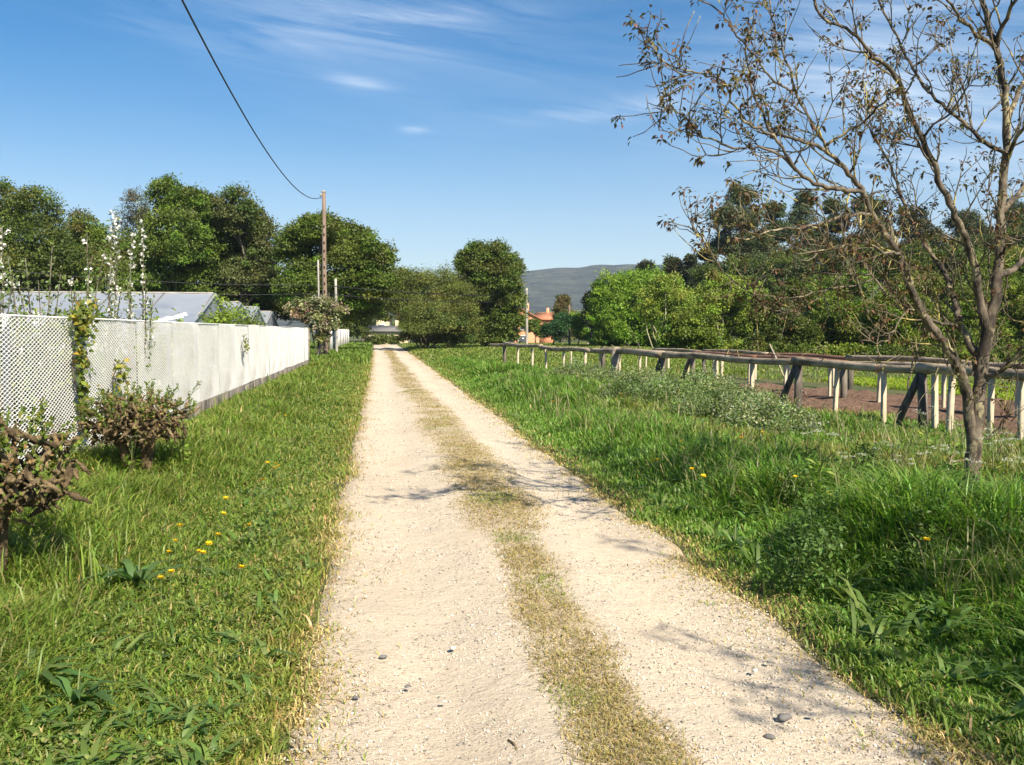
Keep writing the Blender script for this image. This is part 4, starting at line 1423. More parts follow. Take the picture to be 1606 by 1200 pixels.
pollard(onground(218, 768), 1.0, 'knobby brown pollarded stump with twin trunks in front of the mesh', 3)
pollard(onground(-8, 950) + np.array([-.08, 0, 0]), 1.08, 'large knobby pollarded stump cut off by the left edge of the photo', 8)
p = onground(372, 722)
b = MB()
for _ in range(40):
    d = unit(rng.normal(size=3) * np.array([1, 1, .4]) + np.array([0, 0, .9]))
    L = rng.uniform(.1, .26)
    b.tube([p, p + d * L * .5 + rng.normal(size=3) * .02, p + d * L + rng.normal(size=3) * .03], [.008, .005, .002], 4)
dry = b.obj('dead_shrub', M['pollard_bark'], None, True, loc=p)
tag(dry, 'small dry brown dead shrub in the grass below the white mesh', 'shrub')
# ------------------------------------------------------------------ shrubs, garden plants, climbers
def shrub(name, label, cat, base, lobes, n, ls, pal, group=None, stem_n=7, mat='stem', clump=.42, per=10, flowers=None, sr=.012, jit=.16):
    base = np.asarray(base, float)
    e = empty(name, base, label, cat, group)
    V, Q, c, C = crown_np([(base + np.asarray(q), r) for q, r in lobes], n, ls, pal, clump, per, jit, (.3, 1.0))
    mk('foliage', V - base, [Q], M['leaf'], e, False, c)
    b = MB()
    for _ in range(stem_n):
        t_ = C[rng.integers(len(C))]
        s = base + np.array([rng.normal() * .04, rng.normal() * .04, -.05])
        b.tube([s, s + (t_ - s) * .5 + rng.normal(size=3) * .06, t_], [sr, sr * .8, sr * .4], 5)
    b.obj('stems', M[mat], e, True, loc=base)
    if flowers:
        k, sz, pal2 = flowers
        P = C[rng.integers(len(C), size=k)] + rng.normal(size=(k, 3)) * .07
        blossom(P, sz, pal2, e, base)
    return e


def blossom(P, sz, pal2, e, base, name='blossom'):
    k = len(P)
    PP = np.repeat(P, 6, 0)
    d = rdir(k * 6)
    V, Q = leafset(PP + d * sz * .2, d, rdir(k * 6), np.full(k * 6, sz), np.full(k * 6, sz * .8), .2)
    return mk(name, V - base, [Q], M['petal'], e, False, np.repeat(pick(pal2, k * 6, .05), 4, 0))


WHITE = [(.80, .78, .70), (.85, .84, .80)]
# variegated bush by the utility pole
vb = at(497, 519, 45.5)
vb = np.array([vb[0], vb[1], float(gz(vb[0], vb[1]))])
sc_ = 45.5 / FPX


def vl(u, v, ru, rv, dj=0.0):
    return (at(u, v, 45.5 + dj) - vb, (ru * sc_, (ru + rv) / 2 * sc_, rv * sc_))


shrub('variegated_bush', 'cream and green variegated bush leaning over the fence end', 'bush', vb,
      [vl(480, 490, 28, 20), vl(505, 480, 30, 18, .4), vl(525, 492, 18, 14), vl(465, 482, 18, 12, -.3), vl(500, 512, 26, 18), vl(520, 510, 18, 14), vl(505, 530, 12, 12), vl(540, 488, 8, 8)], 9000, .13,
      [(.30, .29, .15), (.36, .34, .20), (.17, .19, .07), (.09, .12, .04), (.26, .22, .13)], None, 7, 'bark', .34, 12, None, .035, .28)

# flowering fruit saplings just behind the mesh


def sapling(u, d, ztop_v, label, wands, seed):
    P = at(u, 519, d)
    base = np.array([P[0], P[1], float(gz(P[0], P[1]))])
    e = empty('apple_sapling', base, label, 'sapling', 'blossoming fruit saplings behind the mesh')
    b, P_, L_, F_ = MB(), [], [], []
    for (uu, vv, fl) in wands:
        tip = at(uu, vv, d + rng.normal() * .25)
        s = base + np.array([rng.normal() * .05, rng.normal() * .05, -.05])
        mid = s + (tip - s) * .5 + np.array([(s[0] - tip[0]) * .25, 0, .1]) + rng.normal(size=3) * .05
        t_ = np.linspace(0, 1, 14)[:, None]
        pts = (1 - t_) ** 2 * s + 2 * t_ * (1 - t_) * mid + t_ ** 2 * tip
        b.tube(pts, np.linspace(.016, .005, 14), 5)
        for q in np.linspace(.42, 1, 26):
            p = (1 - q) ** 2 * s + 2 * q * (1 - q) * mid + q ** 2 * tip
            for _ in range(4):
                P_.append(p + rng.normal(size=3) * .032)
                L_.append(unit(rng.normal(size=3) + np.array([0, 0, .5])))
            if rng.random() < fl * (1.0 if fl > .55 else .45) and q > .5:
                F_.append(p + rng.normal(size=3) * .022)
    b.obj('stems', M['bark'], e, True, loc=base)
    P_, L_ = np.array(P_), np.array(L_)
    n = len(P_)
    s = rng.uniform(.035, .075, n)
    V, Q = leafset(P_, L_, rdir(n) + np.array([0, 0, .8]), s, s * .5)
    mk('foliage', V - base, [Q], M['leaf'], e, False, np.repeat(pick([(.14, .19, .06), (.11, .16, .04), (.18, .22, .08)], n, .16), 4, 0))
    if F_:
        blossom(np.array(F_), .042, WHITE, e, base)
    return e


sapling(175, 12.2, 335, 'tallest blossoming apple sapling with one long white flowered wand', [(180, 334, 1.0), (178, 345, .9), (165, 430, .3), (150, 470, .2), (190, 455, .3), (205, 440, .2)], 1)
sapling(212, 13.0, 350, 'blossoming apple sapling with two leaning wands next to the tallest one', [(224, 352, .8), (206, 372, .9), (200, 450, .3), (228, 430, .4), (240, 470, .2)], 2)
sapling(135, 11.4, 365, 'leafy sapling with a few white flowers left of the tallest wand', [(136, 366, .45), (145, 400, .4), (110, 440, .1), (165, 392, .1), (120, 460, .2)], 3)
sapling(60, 10.3, 380, 'green leafed sapling with a single white flower near the left edge', [(82, 384, .0), (40, 405, .08), (60, 440, .1), (95, 430, .0), (30, 450, .1)], 4)
sapling(8, 9.8, 356, 'white flowering sapling cut off by the left edge above the mesh', [(3, 356, .8), (12, 400, .4), (-10, 380, .5), (22, 430, .2)], 5)
GG = 'leafy garden plants behind the mesh'
for i, (u, d, h, w, pal, lab) in enumerate([
    (20, 10.6, 1.8, .5, [GREEN[2], LIGHT[0], BROWN[0]], 'leafy shrub behind the mesh at the far left edge'),
    (75, 11.2, 1.85, .5, [LIGHT[0], GREEN[1], BROWN[2]], 'leafy shrub behind the mesh below the single white flower'),
    (150, 12.4, 1.95, .5, [GREEN[2], LIGHT[1]], 'bushy green plant at the foot of the tall blossom wand'),
    (200, 13.6, 1.95, .5, [LIGHT[1], GREEN[1]], 'bushy green plant at the foot of the two leaning wands'),
    (112, 11.9, 1.2, .7, [BROWN[0], GREEN[1], OLIVE[2]], 'brownish low shrub seen through the mesh below the vine top'),
    (262, 16.5, 1.95, .35, [LIGHT[2], GREEN[2]], 'slim leafy plant topping the fence right of the blossom wands'),
    (300, 19, 2.05, .45, [LIGHT[0], GREEN[2]], 'second slim leafy plant topping the white fence'),
    (330, 22, 2.2, .35, [GREEN[2], LIGHT[1]], 'thin plant rising before the first greenhouse gable'),
    (362, 25, 2.6, .6, [LIGHT[1], GREEN[2]], 'yellow green plant in front of the greenhouse gables'),
    (405, 30, 2.6, .95, [LIGHT[1], YELL[1]], 'light green bush over the fence before the third greenhouse'),
    (440, 34, 2.6, 1.3, [YELL[1], LIGHT[0], BRIGHT[1]], 'broad light green bush between greenhouses and variegated bush')]):
    P = at(u, 519, d)
    base = np.array([min(P[0], FX - .45 - w), P[1], float(gz(P[0], P[1]))])
    shrub('garden_plant', lab, 'plant', base, [((0, 0, h * .62), (w * .7, w * .8, h * .38)), ((w * .3, .2, h * .35), (w, w, h * .35)), ((-w * .3, -.2, h * .3), (w, w, h * .3))],
          3200 if i < 4 else 4200 if i > 7 else 2000, .06 + .004 * d / 4, pal, GG, 9, 'stem', .4, 9, (14, .06, WHITE) if i in (0, 3, 5, 6, 7) else None, .010)
# more growth low behind the mesh so it does not look on empty ground
V, Q, c, _ = crown_np([((x_, y_, rng.uniform(.2, .7)), (.5, .6, rng.uniform(.3, .7))) for x_, y_ in zip(rng.uniform(-7.5, -4.0, 34), rng.uniform(8, 26, 34))], 22000, .11,
                      [GREEN[1], BROWN[0], OLIVE[2], LIGHT[0], (.10, .07, .04)], .5, 7, .25, (.2, 1))
tag(mk('undergrowth', V, [Q], M['leaf'], None, False, c), 'tangled green and brown undergrowth seen through the mesh fence', 'undergrowth', kind='stuff')
# white plastic scraps behind the mesh


def scrap(u, v, d, w, h, label, sd):
    P = at(u, v, d)
    n = 9
    a, b_ = np.meshgrid(np.linspace(-1, 1, n), np.linspace(-1, 1, n))
    rr = 1 - .35 * vnoise(a * 2, b_ * 2, .7, sd)
    V = np.stack([a * w / 2 * rr, .08 * fbm(a + 5, b_, .5, sd) + .03 * b_, b_ * h / 2 * rr + .10 * w * a + .05 * (fbm(a, b_, .4, sd + 3) - .5)], -1).reshape(-1, 3)
    F_ = grid_faces(n, n)
    V2 = V + np.array([0, .012, 0])
    o = mk('plastic_sheet', np.vstack([V, V2]), [np.vstack([F_, F_[:, ::-1] + n * n])], M['film_white'], None, True)
    o.location = P
    tag(o, label, 'plastic sheet')


scrap(158, 545, 12.9, .42, .16, 'crumpled white plastic sheet behind the mesh beside the vine', 4)
scrap(50, 570, 10.8, .12, .07, 'small white plastic scrap behind the mesh near the left edge', 5)
scrap(55, 500, 10.6, .10, .16, 'white plastic rag hanging just below the mesh top at left', 6)
scrap(270, 498, 15.5, .55, .07, 'long white plastic strip lying along the fence top', 7)
scrap(130, 548, 12.2, .14, .08, 'yellowish plastic scrap touching the climbing vine', 8)

# climbing vine on the fence post


def vine(y, z0, z1, wdt, label, n, seed):
    base = np.array([FX + .06, y, z0])
    e = empty('climbing_vine', base, label, 'vine', 'vines climbing on the mesh fence')
    t_ = np.linspace(0, 1, 16)
    pts = np.stack([FX + .045 + .02 * np.sin(t_ * 9), y + .05 * np.sin(t_ * 6 + seed), z0 + (z1 - z0) * t_], 1)
    b = MB()
    b.tube(pts, np.linspace(.012, .006, 16), 5)
    b.obj('stem', M['bark'], e, True, loc=base)
    q = rng.random(n) ** .75
    P = np.stack([FX + .06 + np.abs(rng.normal(size=n)) * .05, y + .05 * np.sin(q * 6 + seed) + rng.normal(size=n) * wdt * (.5 + q), z0 + (z1 - z0) * q + rng.normal(size=n) * .05], 1)
    L = rdir(n) + np.array([.5, 0, -.3])
    s = rng.uniform(.04, .09, n)
    V, Q = leafset(P, L, rdir(n) * .5 + np.array([.8, -.3, .4]), s, s * .8)
    mk('foliage', V - base, [Q], M['leaf'], e, False, np.repeat(pick([(.13, .17, .03), (.20, .20, .03), (.10, .14, .03), (.28, .22, .03)], n, .18, [.4, .3, .2, .1]), 4, 0))


yv = FX / math.tan(math.atan((112 - PW / 2) / FPX) + YAW)
vine(yv, .55, 1.78, .055, 'yellow green vine climbing the mesh from ground to top at left', 300, 1)
vine(yv + .05, 1.55, 1.86, .16, 'bushy yellow leaf tuft crowning the mesh top above the vine', 170, 2)
vine(FX / math.tan(math.atan((378 - PW / 2) / FPX) + YAW), 1.0, 1.5, .05, 'small dark creeper on the white part of the fence', 40, 3)
vine(FX / math.tan(math.atan((172 - PW / 2) / FPX) + YAW), .85, 1.2, .06, 'short green creeper low on the mesh beside the plastic sheet', 70, 4)

# weed mounds in front of the rails
GW = 'grey green weed mounds under the log rails'
for u, v, w, h, lab in [(905, 606, .9, .62, 'grey green weed mound below the left log rails'), (955, 622, .9, .65, 'weed mound at the foot of the split post'),
                        (1010, 638, 1.0, .72, 'leafy weed mound right of the split post'), (1075, 650, 1.1, .80, 'tallest frothy weed mound left of the bare soil'),
                        (1140, 668, 1.0, .62, 'pale frothy weed mound at the corner of the bare soil'), (1195, 690, .9, .45, 'low weed mound in front of the bare soil')]:
    p = onground(u, v)
    shrub('weed_mound', lab, 'weeds', p, [((0, 0, h * .5), (w * .6, w * .6, h * .5)), ((w * .5, .1, h * .35), (w * .55, w * .5, h * .45)), ((-w * .5, -.1, h * .35), (w * .55, w * .5, h * .4)), ((.1, -.5, h * .3), (w * .6, w * .5, h * .35))],
          13000, .038, [(.16, .225, .075), (.20, .25, .11), (.14, .21, .05), (.23, .27, .14)], GW, 30, 'stem', .40, 26, (110, .024, [(.42, .45, .33), (.5, .5, .42)]), .004, .2)

# ------------------------------------------------------------------ grass


def spread(n, ya, yb, p, xa, xb):
    """n points between the curves xa(y), xb(y); density falls as y**-p"""
    a, b_ = ya ** (1 - p), yb ** (1 - p)
    y = (a + (b_ - a) * rng.random(n)) ** (1 / (1 - p))
    lo, hi = xa(y), xb(y)
    x = lo + (hi - lo) * rng.random(n)
    return x, y


def grass(name, x, y, h, w, pal, label, lean=(.25, .8), mat='grass', wts=None, jit=.15, droop=.55, base_w=.9, mid_w=.85, tint=None, kind='stuff', cat='grass'):
    n = len(x)
    P = np.stack([x, y, np.where((x > edge_l(y)) & (x < edge_r(y)) & (y < 120), trkz(x, y), gz(x, y)) - .008], 1)
    a = rng.uniform(0, 2 * math.pi, n)
    D = np.stack([np.cos(a), np.sin(a)], 1)
    V, Q, T = blades(P, D, h, w, rng.uniform(*lean, n), base_w, mid_w, droop)
    c = pick(pal, n, jit, wts)
    if tint is not None:
        c = c * tint
    o = mk(name, V, [Q, T], M[mat], None, False, np.repeat(np.clip(c, .004, .9), 7, 0))
    return tag(o, label, cat, kind=kind)


LUSH = [(.155, .245, .034), (.185, .275, .042), (.12, .21, .032), (.23, .29, .062)]
WARM = [(.20, .25, .045), (.235, .27, .055), (.17, .23, .036), (.29, .26, .09)]
CROWN = [(.36, .28, .105), (.30, .24, .085), (.25, .235, .07), (.42, .34, .14), (.22, .18, .08)]
STRAW = [(.50, .38, .16), (.42, .32, .125), (.56, .45, .22), (.34, .29, .095)]


def lean_w(y, w0):
    return w0 * (1 + y / 9.0)


def keep(mask, *arr):
    return [q[mask] for q in arr]


# left verge
x, y = spread(215000, 2.7, 46, 1.35, lambda y: np.full_like(y, FX + .06), lambda y: edge_l(y) + .04)
e_ = edge_l(y) - x                       # distance from the track edge
wlk = fbm(x, y, .55, 71)
m = rng.random(len(x)) < np.clip(sstep(-.05, .22, e_) * (.35 + 1.1 * sstep(.30, .52, wlk)), .05, 1)
x, y, e_, wlk = keep(m, x, y, e_, wlk)
f = sstep(.7, 2.0, e_ + (fbm(x, y, 1.2, 72) - .5) * .8)
h = (.05 + .065 * wlk + .27 * f * (.5 + fbm(x, y, .45, 73))) * rng.uniform(.5, 1.3, len(x))
h = h * (1 - .6 * sstep(1.8, 2.6, e_) * sstep(9, 13, y))
for sx_, sy_ in ((-2.42, 9.3), (-2.2, 5.6)):
    h = h * (1 - .6 * np.exp(-((x - sx_) ** 2 + (y - sy_ + .3) ** 2) / .35))
dr = np.clip(1 - e_ / .55, 0, 1)[:, None] * .8 * rng.random((len(x), 1))
tint = 1 + (np.array([1.9, 1.25, 2.0]) - 1) * dr
tint = tint * (.8 + .4 * fbm(x, y, 1.6, 74))[:, None]
grass('verge_grass', x, y, h, lean_w(y, .0052) * rng.uniform(.6, 1.4, len(x)), LUSH + WARM + STRAW[:2], 'short sunlit grass verge between the mesh fence and the track', (.3, 1.1), tint=tint, wts=[.18, .17, .11, .16, .12, .11, .07, .04, .02, .02])
x, y = spread(9000, 2.7, 30, 1.6, lambda y: np.full_like(y, FX + .06), lambda y: edge_l(y) - 1.25)
x = np.clip(x + .1 * rng.normal(size=len(x)), FX + .05, 9)
m = (fbm(x, y, .8, 75) > .48) & (rng.random(len(x)) < np.where(y > 9, .35, .8))
x, y = keep(m, x, y)
grass('tall_grass', x, y, rng.uniform(.16, .42, len(x)), lean_w(y, .0055), LUSH + [(.22, .21, .08)], 'tall thin grass growing along the foot of the mesh fence', (.15, .6))
# right verge and meadow up to the rails


def rail_x(y):
    return 4.9 + (37.5 - y) * (8.6 - 4.9) / 29.5


x, y = spread(290000, 2.7, 48, 1.25, lambda y: edge_r(y) - .04, lambda y: np.minimum(np.maximum(rail_x(y) + .6, 5.4), 2.5 + y * .62))
e_ = x - edge_r(y)
wlk = fbm(x, y, .7, 81)
m = rng.random(len(x)) < np.clip(sstep(-.03, .35, e_) * (.45 + .9 * sstep(.28, .5, wlk)), .06, 1)
x, y, e_, wlk = keep(m, x, y, e_, wlk)
f = sstep(.25, 1.5, e_ + (fbm(x, y, 1.4, 82) - .5) * .9)
tall = sstep(.36, .66, fbm(x, y, 1.1, 83))
lush = np.exp(-((x - 3.2) / 1.1) ** 2 - ((y - 5.6) / 2.6) ** 2)
flat = sstep(3.6, 4.8, x) * sstep(5.5, 7.5, y) * (1 - sstep(17, 20, y))
h = (.05 + .06 * wlk + f * (.12 + .23 * tall +   .17 * lush * (.4 + tall)) * (1 - .45 * flat)) * rng.uniform(.5, 1.25, len(x)) * (1 - .35 * sstep(.8, 2.5, x - rail_x(y) + 2.6))
dr = np.clip(1 - e_ / .5, 0, 1)[:, None] * .8 * rng.random((len(x), 1))
brown = np.clip(sstep(.54, .68, fbm(x, y, 2.4, 84)) * sstep(2.0, 3.5, e_) * .6 + flat * .75 * sstep(.38, .6, fbm(x, y, .9, 89)), 0, .9)[:, None]
tint = (1 + (np.array([1.9, 1.25, 2.0]) - 1) * dr) * (1 + (np.array([1.7, 1.0, 1.5]) - 1) * brown)
tint = tint * (.84 + .40 * fbm(x, y, 1.9, 85))[:, None] * np.array([.84, 1.02, .98])
grass('meadow_grass', x, y, h, lean_w(y, .0056) * rng.uniform(.6, 1.5, len(x)), LUSH + [WARM[1], STRAW[1]], 'lush knee high grass on the bank right of the track', (.25, .95), tint=tint, wts=[.25, .25, .16, .20, .09, .05])
x, y = spread(6500, 2.9, 26, 1.3, lambda y: edge_r(y) + .7, lambda y: np.minimum(rail_x(y) - .3, 2.3 + y * .60))
m = fbm(x, y, .9, 86) > .47
x, y = keep(m, x, y)
grass('seeding_grass', x, y, rng.uniform(.30, .58, len(x)), lean_w(y, .0045), [(.22, .24, .09), (.16, .22, .06), (.27, .25, .13)], 'pale seeding grass stalks rising above the right bank', (.25, .85), droop=.7, mid_w=1.2)
# distant meadow on both sides
x, y = spread(60000, 30, 112, 1.1, lambda y: edge_r(y), lambda y: 6 + y * .22)
m = rng.random(len(x)) < sstep(0, .6, x - edge_r(y))
x, y = keep(m, x, y)
grass('far_meadow', x, y, rng.uniform(.10, .22, len(x)), lean_w(y, .008), LUSH + WARM, 'distant green meadow between the track and the willow bush', (.2, .7), tint=(.8 + .4 * fbm(x, y, 5, 87))[:, None])
x, y = spread(26000, 44, 112, 1.1, lambda y: -y * .07 - .8, lambda y: edge_l(y))
m = rng.random(len(x)) < sstep(0, .5, edge_l(y) - x)
x, y = keep(m, x, y)
grass('far_verge', x, y, rng.uniform(.15, .5, len(x)), lean_w(y, .008), LUSH, 'distant green verge left of the track by the white board fence', (.2, .7))
# grass beyond the rails
x, y = spread(42000, 18, 56, 1.2, lambda y: rail_x(y) + .5, lambda y: y * .75 + 3)
m = fbm(x, y, .5, 88) > .35
x, y = keep(m, x, y)
ins = np.array([((p - soil_poly[0][:2]) @ row_n) for p in np.stack([x, y], 1)])
sp_ = np.array([q[:2] for q in soil_poly])


def inpoly(x, y, poly):
    c = np.zeros(len(x), bool)
    n = len(poly)
    for i in range(n):
        (x1, y1), (x2, y2) = poly[i], poly[(i + 1) % n]
        k_ = ((y1 > y) != (y2 > y)) & (x < (x2 - x1) * (y - y1) / (y2 - y1 + 1e-12) + x1)
        c ^= k_
    return c


m = ~inpoly(x, y, sp_)
x, y = keep(m, x, y)
grass('field_grass', x, y, rng.uniform(.05, .13, len(x)), lean_w(y, .007), LUSH + WARM, 'rough green grass beyond the rails and round the soil', (.2, .7))
cp = np.array([q[:2] for q in crop_poly])
lo_, hi_ = cp.min(0), cp.max(0)
x, y = rng.uniform(lo_[0], hi_[0], 40000), rng.uniform(lo_[1], hi_[1], 40000)
x, y = keep(inpoly(x, y, cp), x, y)
grass('crop_seedlings', x, y, rng.uniform(.05, .11, len(x)), np.full(len(x), .03), [(.30, .38, .03), (.33, .41, .035), (.25, .34, .03)], 'dense bright yellow green seedlings behind the bare soil', (.3, .9), cat='seedlings')
# dry crown and edges of the track
x, y = spread(230000, 2.6, 75, 1.4, lambda y: .35 + trk_c(y), lambda y: 1.65 + trk_c(y))
smk = strip_mask(x, y) * (.34 + .60 * sstep(.30, .66, fbm(x, y, .55, 31) * .7 + .3 * fbm(x, y, .09, 33))) * (.80 + .25 * sstep(.3, .5, fbm(x, y, 1.6, 34)))
m = rng.random(len(x)) < smk
x, y = keep(m, x, y)
gn = (sstep(.56, .74, fbm(x, y, .6, 91)) * (rng.random(len(x)) < .7))[:, None]
tint = 1 + (np.array([.62, .92, .5]) - 1) * gn
grass('dry_grass', x, y, rng.uniform(.010, .036, len(x)), lean_w(y, .0027), CROWN, 'dry straw coloured grass on the crown between the ruts', (.6, 1.6), 'dry', tint=tint)
for nm, ef, sg, lab in (('dry_fringe', edge_l, -1, 'dry trampled grass fringe on the left edge of the track'), ('dry_fringe', edge_r, 1, 'dry trampled grass fringe on the right edge of the track')):
    x, y = spread(46000, 2.6, 70, 1.5, lambda y: np.zeros_like(y), lambda y: np.ones_like(y))
    q = rng.normal(size=len(x)) * (.16 if sg < 0 else .19) + .10
    x = ef(y) + sg * q
    m = rng.random(len(x)) < .15 + .8 * sstep(.38, .62, fbm(x, y, .4, 93))
    x, y = keep(m, x, y)
    grass(nm, x, y, rng.uniform(.010, .045, len(x)), lean_w(y, .0038), STRAW + [WARM[0], WARM[3]], lab, (.6, 1.6), 'dry')
# broad leaved weeds in the verge
for nm, n, xa, xb, hh, ww, lab in (
        ('plantain_leaves', 2300, lambda y: np.maximum(-y * .36 - .4, FX + .2), lambda y: edge_l(y) - .12, (.06, .17), .021, 'broad plantain and dock leaves scattered in the left verge'),
        ('dock_leaves', 2200, lambda y: edge_r(y) + .25, lambda y: np.minimum(2.2 + y * .6, rail_x(y) - .3), (.10, .26), .026, 'broad dark weed leaves scattered through the right bank')):
    cx, cy = spread(n // 7, 2.7, 18, 1.4, xa, xb)
    x = np.repeat(cx, 7) + rng.normal(size=len(cx) * 7) * .02
    y = np.repeat(cy, 7) + rng.normal(size=len(cx) * 7) * .02
    grass(nm, x, y, rng.uniform(*hh, len(x)), ww * rng.uniform(.7, 1.4, len(x)), [(.12, .21, .045), (.15, .23, .055), (.10, .18, .045), (.18, .24, .07)], lab, (.7, 1.5), base_w=.3, mid_w=.9, jit=.12, cat='weeds')
# clover and other small round leaves close to the ground
x, y = spread(17000, 2.7, 18, 1.4, lambda y: np.maximum(-y * .40 - .4, FX + .1), lambda y: edge_l(y) - .10)
x, y = keep(fbm(x, y, .5, 95) > .45, x, y)
n = len(x)
hgt = rng.uniform(.015, .09, n)
s = rng.uniform(.010, .024, n) * (1 + y / 14)
V, Q = leafset(np.stack([x, y, gz(x, y) + hgt], 1), rdir(n) * np.array([1, 1, .35]), np.tile([0, 0, 1.0], (n, 1)) + rdir(n) * .5, s, s * .8, .15)
tag(mk('clover', V, [Q], M['leaf'], None, False, np.repeat(pick([(.14, .22, .045), (.18, .25, .055), (.21, .25, .07), (.26, .23, .09)], n, .15), 4, 0)),
    'tiny round clover leaves between the grass of the left verge', 'clover', kind='stuff')
# leafy dark weeds round the walnut foot
lob = []
for _ in range(46):
    u, v = rng.uniform(1230, 1680), rng.uniform(790, 960)
    p = onground(u, v)
    hh = rng.uniform(.12, .30)
    lob.append((p + np.array([0, 0, hh * .7]), (rng.uniform(.12, .24),) * 2 + (hh,)))
V, Q, c, _ = crown_np(lob, 26000, .038, [(.09, .17, .034), (.11, .20, .038), (.14, .21, .05), (.075, .145, .034)], .5, 12, .16, (.2, 1), lw=.4)
tag(mk('nettle_patch', V, [Q], M['leaf'], None, False, c), 'dark leafy weeds crowding the foot of the walnut tree', 'weeds', kind='stuff')

# ------------------------------------------------------------------ single plants: dock, cow parsley, buttercups


def dock(u, v, s, label, n=11):
    n = n + 9
    p = onground(u, v)
    e = empty('dock_plant', p, label, 'plant', 'large dock plants in the verge')
    a = rng.uniform(0, 2 * math.pi, n)
    D = np.stack([np.cos(a), np.sin(a)], 1)
    V, Q, T = blades(np.zeros((n, 3)), D, rng.uniform(.15, .34, n) * s, rng.uniform(.04, .075, n) * s, rng.uniform(.6, 1.7, n), .2, .85, .8)
    mk('leaves', V, [Q, T], M['grass'], e, False, np.repeat(pick([(.10, .185, .055), (.12, .21, .06), (.15, .22, .065)], n, .16), 7, 0))
    b = MB()
    b.tube([(0, 0, -.02), (.01, 0, .12 * s), (.02, .01, .3 * s)], [.008, .006, .003], 5)
    b.obj('stalk', M['stem'], e, True)


dock(215, 945, .9, 'large blue green dock in the left verge below the yellow flowers')
dock(40, 1110, .8, 'broad leaved dock in the bottom left corner', 9)
dock(118, 1135, .65, 'broad leaved dock just right of the bottom left corner', 9)
dock(1150, 868, .65, 'dark leaved dock near the right edge of the track', 12)
dock(1490, 1010, .7, 'large dark dock at the right edge of the photo by the track', 12)

umb = []


def parsley(h, seed):
    rs = np.random.default_rng(seed)
    e = empty('cow_parsley', (0, 0, 0), 'white flowered cow parsley', 'flower')
    b, P, fr = MB(), [], []
    b.tube([(0, 0, -.02), (.01, 0, h * .5), (.02, .01, h * .8)], [.005, .004, .003], 5)
    for k_ in range(5):
        a = k_ * 1.26 + rs.uniform(0, .5)
        tip = np.array([math.cos(a) * .10, math.sin(a) * .10, h * rs.uniform(.9, 1.02)]) * np.array([1, 1, 1])
        b.tube([(.015, .005, h * rs.uniform(.5, .75)), tip * np.array([.6, .6, .93]), tip], [.0028, .0022, .0018], 4)
        for _ in range(26):
            r_, t_ = .045 * math.sqrt(rs.random()), rs.uniform(0, 6.28)
            P.append(tip + np.array([r_ * math.cos(t_), r_ * math.sin(t_), rs.normal() * .004]))
    for _ in range(50):
        q = rs.random()
        fr.append((np.array([.01 * q, 0, h * .62 * q]), unit(rs.normal(size=3) * np.array([1, 1, .4]))))
    b.obj('stem', M['stem'], e, True)
    PA = np.array(P)
    for q in range(5):
        P = PA[q * 26:q * 26 + 26]
        n = len(P)
        d = rdir(n) * np.array([1, 1, .2])
        V, Q = leafset(P, d, np.tile([0, 0, 1.0], (n, 1)) + rdir(n) * .2, np.full(n, .014), np.full(n, .012), .1)
        mk('umbel', V, [Q], M['petal'], e, False, np.repeat(pick([(.62, .63, .52), (.5, .54, .42)], n, .08), 4, 0))
    V, Q = leafset(np.array([q[0] + q[1] * .03 for q in fr]), np.array([q[1] for q in fr]), rdir(50) + np.array([0, 0, 1]), np.full(50, .09), np.full(50, .03))
    mk('leaves', V, [Q], M['leaf'], e, False, np.repeat(pick(LUSH, 50, .12), 4, 0))
    return e


pr = [parsley(.72, 1), parsley(.62, 2)]
first = [True, True]
SPOTS = [(1450, 690, 'cow parsley in front of the braced post left of the walnut trunk'), (1505, 692, 'cow parsley touching the left side of the walnut trunk'), (1265, 715, 'white flowered cow parsley among brownish grass below the braced post'),
         (1335, 760, 'cow parsley with white heads in the middle of the tall weeds'), (1285, 775, 'cow parsley head low in the dark tall grass'), (1472, 770, 'cow parsley a step left of the walnut foot'),
         (1515, 800, 'cow parsley right at the walnut foot'), (1570, 745, 'tall cow parsley right of the walnut trunk'), (1555, 775, 'cow parsley close to the right edge beside the trunk'), (1590, 790, 'cow parsley at the right edge of the photo'),
         (1420, 800, 'cow parsley shaded by tall weeds'), (208, 775, 'cow parsley at the foot of the twin trunk stump'), (285, 765, 'cow parsley in the grass right of the twin trunk stump'), (1385, 740, 'cow parsley alone in the brownish grass left of the trunk')]
for i, (u, v, lab) in enumerate(SPOTS):
    k_ = i % 2
    p = onground(u, v + 70 if u > 400 else v)
    if first[k_]:
        first[k_] = False
        o = pr[k_]
        o.location = p
        o['label'], o['group'] = lab, 'white cow parsley in the grass'
    else:
        dup(pr[k_], p, rng.uniform(0, 6), rng.uniform(.8, 1.1), lab, 'white cow parsley in the grass')


def buttercup(h):
    e = empty('yellow_flower', (0, 0, 0), 'yellow flower', 'flower')
    b = MB()
    b.tube([(0, 0, -.02), (.012, .004, h * .5), (.02, .01, h)], [.0022, .0018, .0015], 4)
    b.obj('stem', M['stem'], e, True)
    P, L = [], []
    for r_ in range(2):
        for k_ in range(7):
            a = k_ * .898 + r_ * .4
            P.append((.02, .01, h + r_ * .003)), L.append((math.cos(a), math.sin(a), .25 + r_ * .35))
    P, L = np.array(P), np.array(L)
    V, Q = leafset(P, L, np.tile([0, 0, 1.0], (14, 1)), np.full(14, .024), np.full(14, .017), .1)
    mk('petals', V, [Q], M['petal'], e, False, np.repeat(pick([(.80, .55, .01), (.85, .62, .02)], 14, .05), 4, 0))
    return e


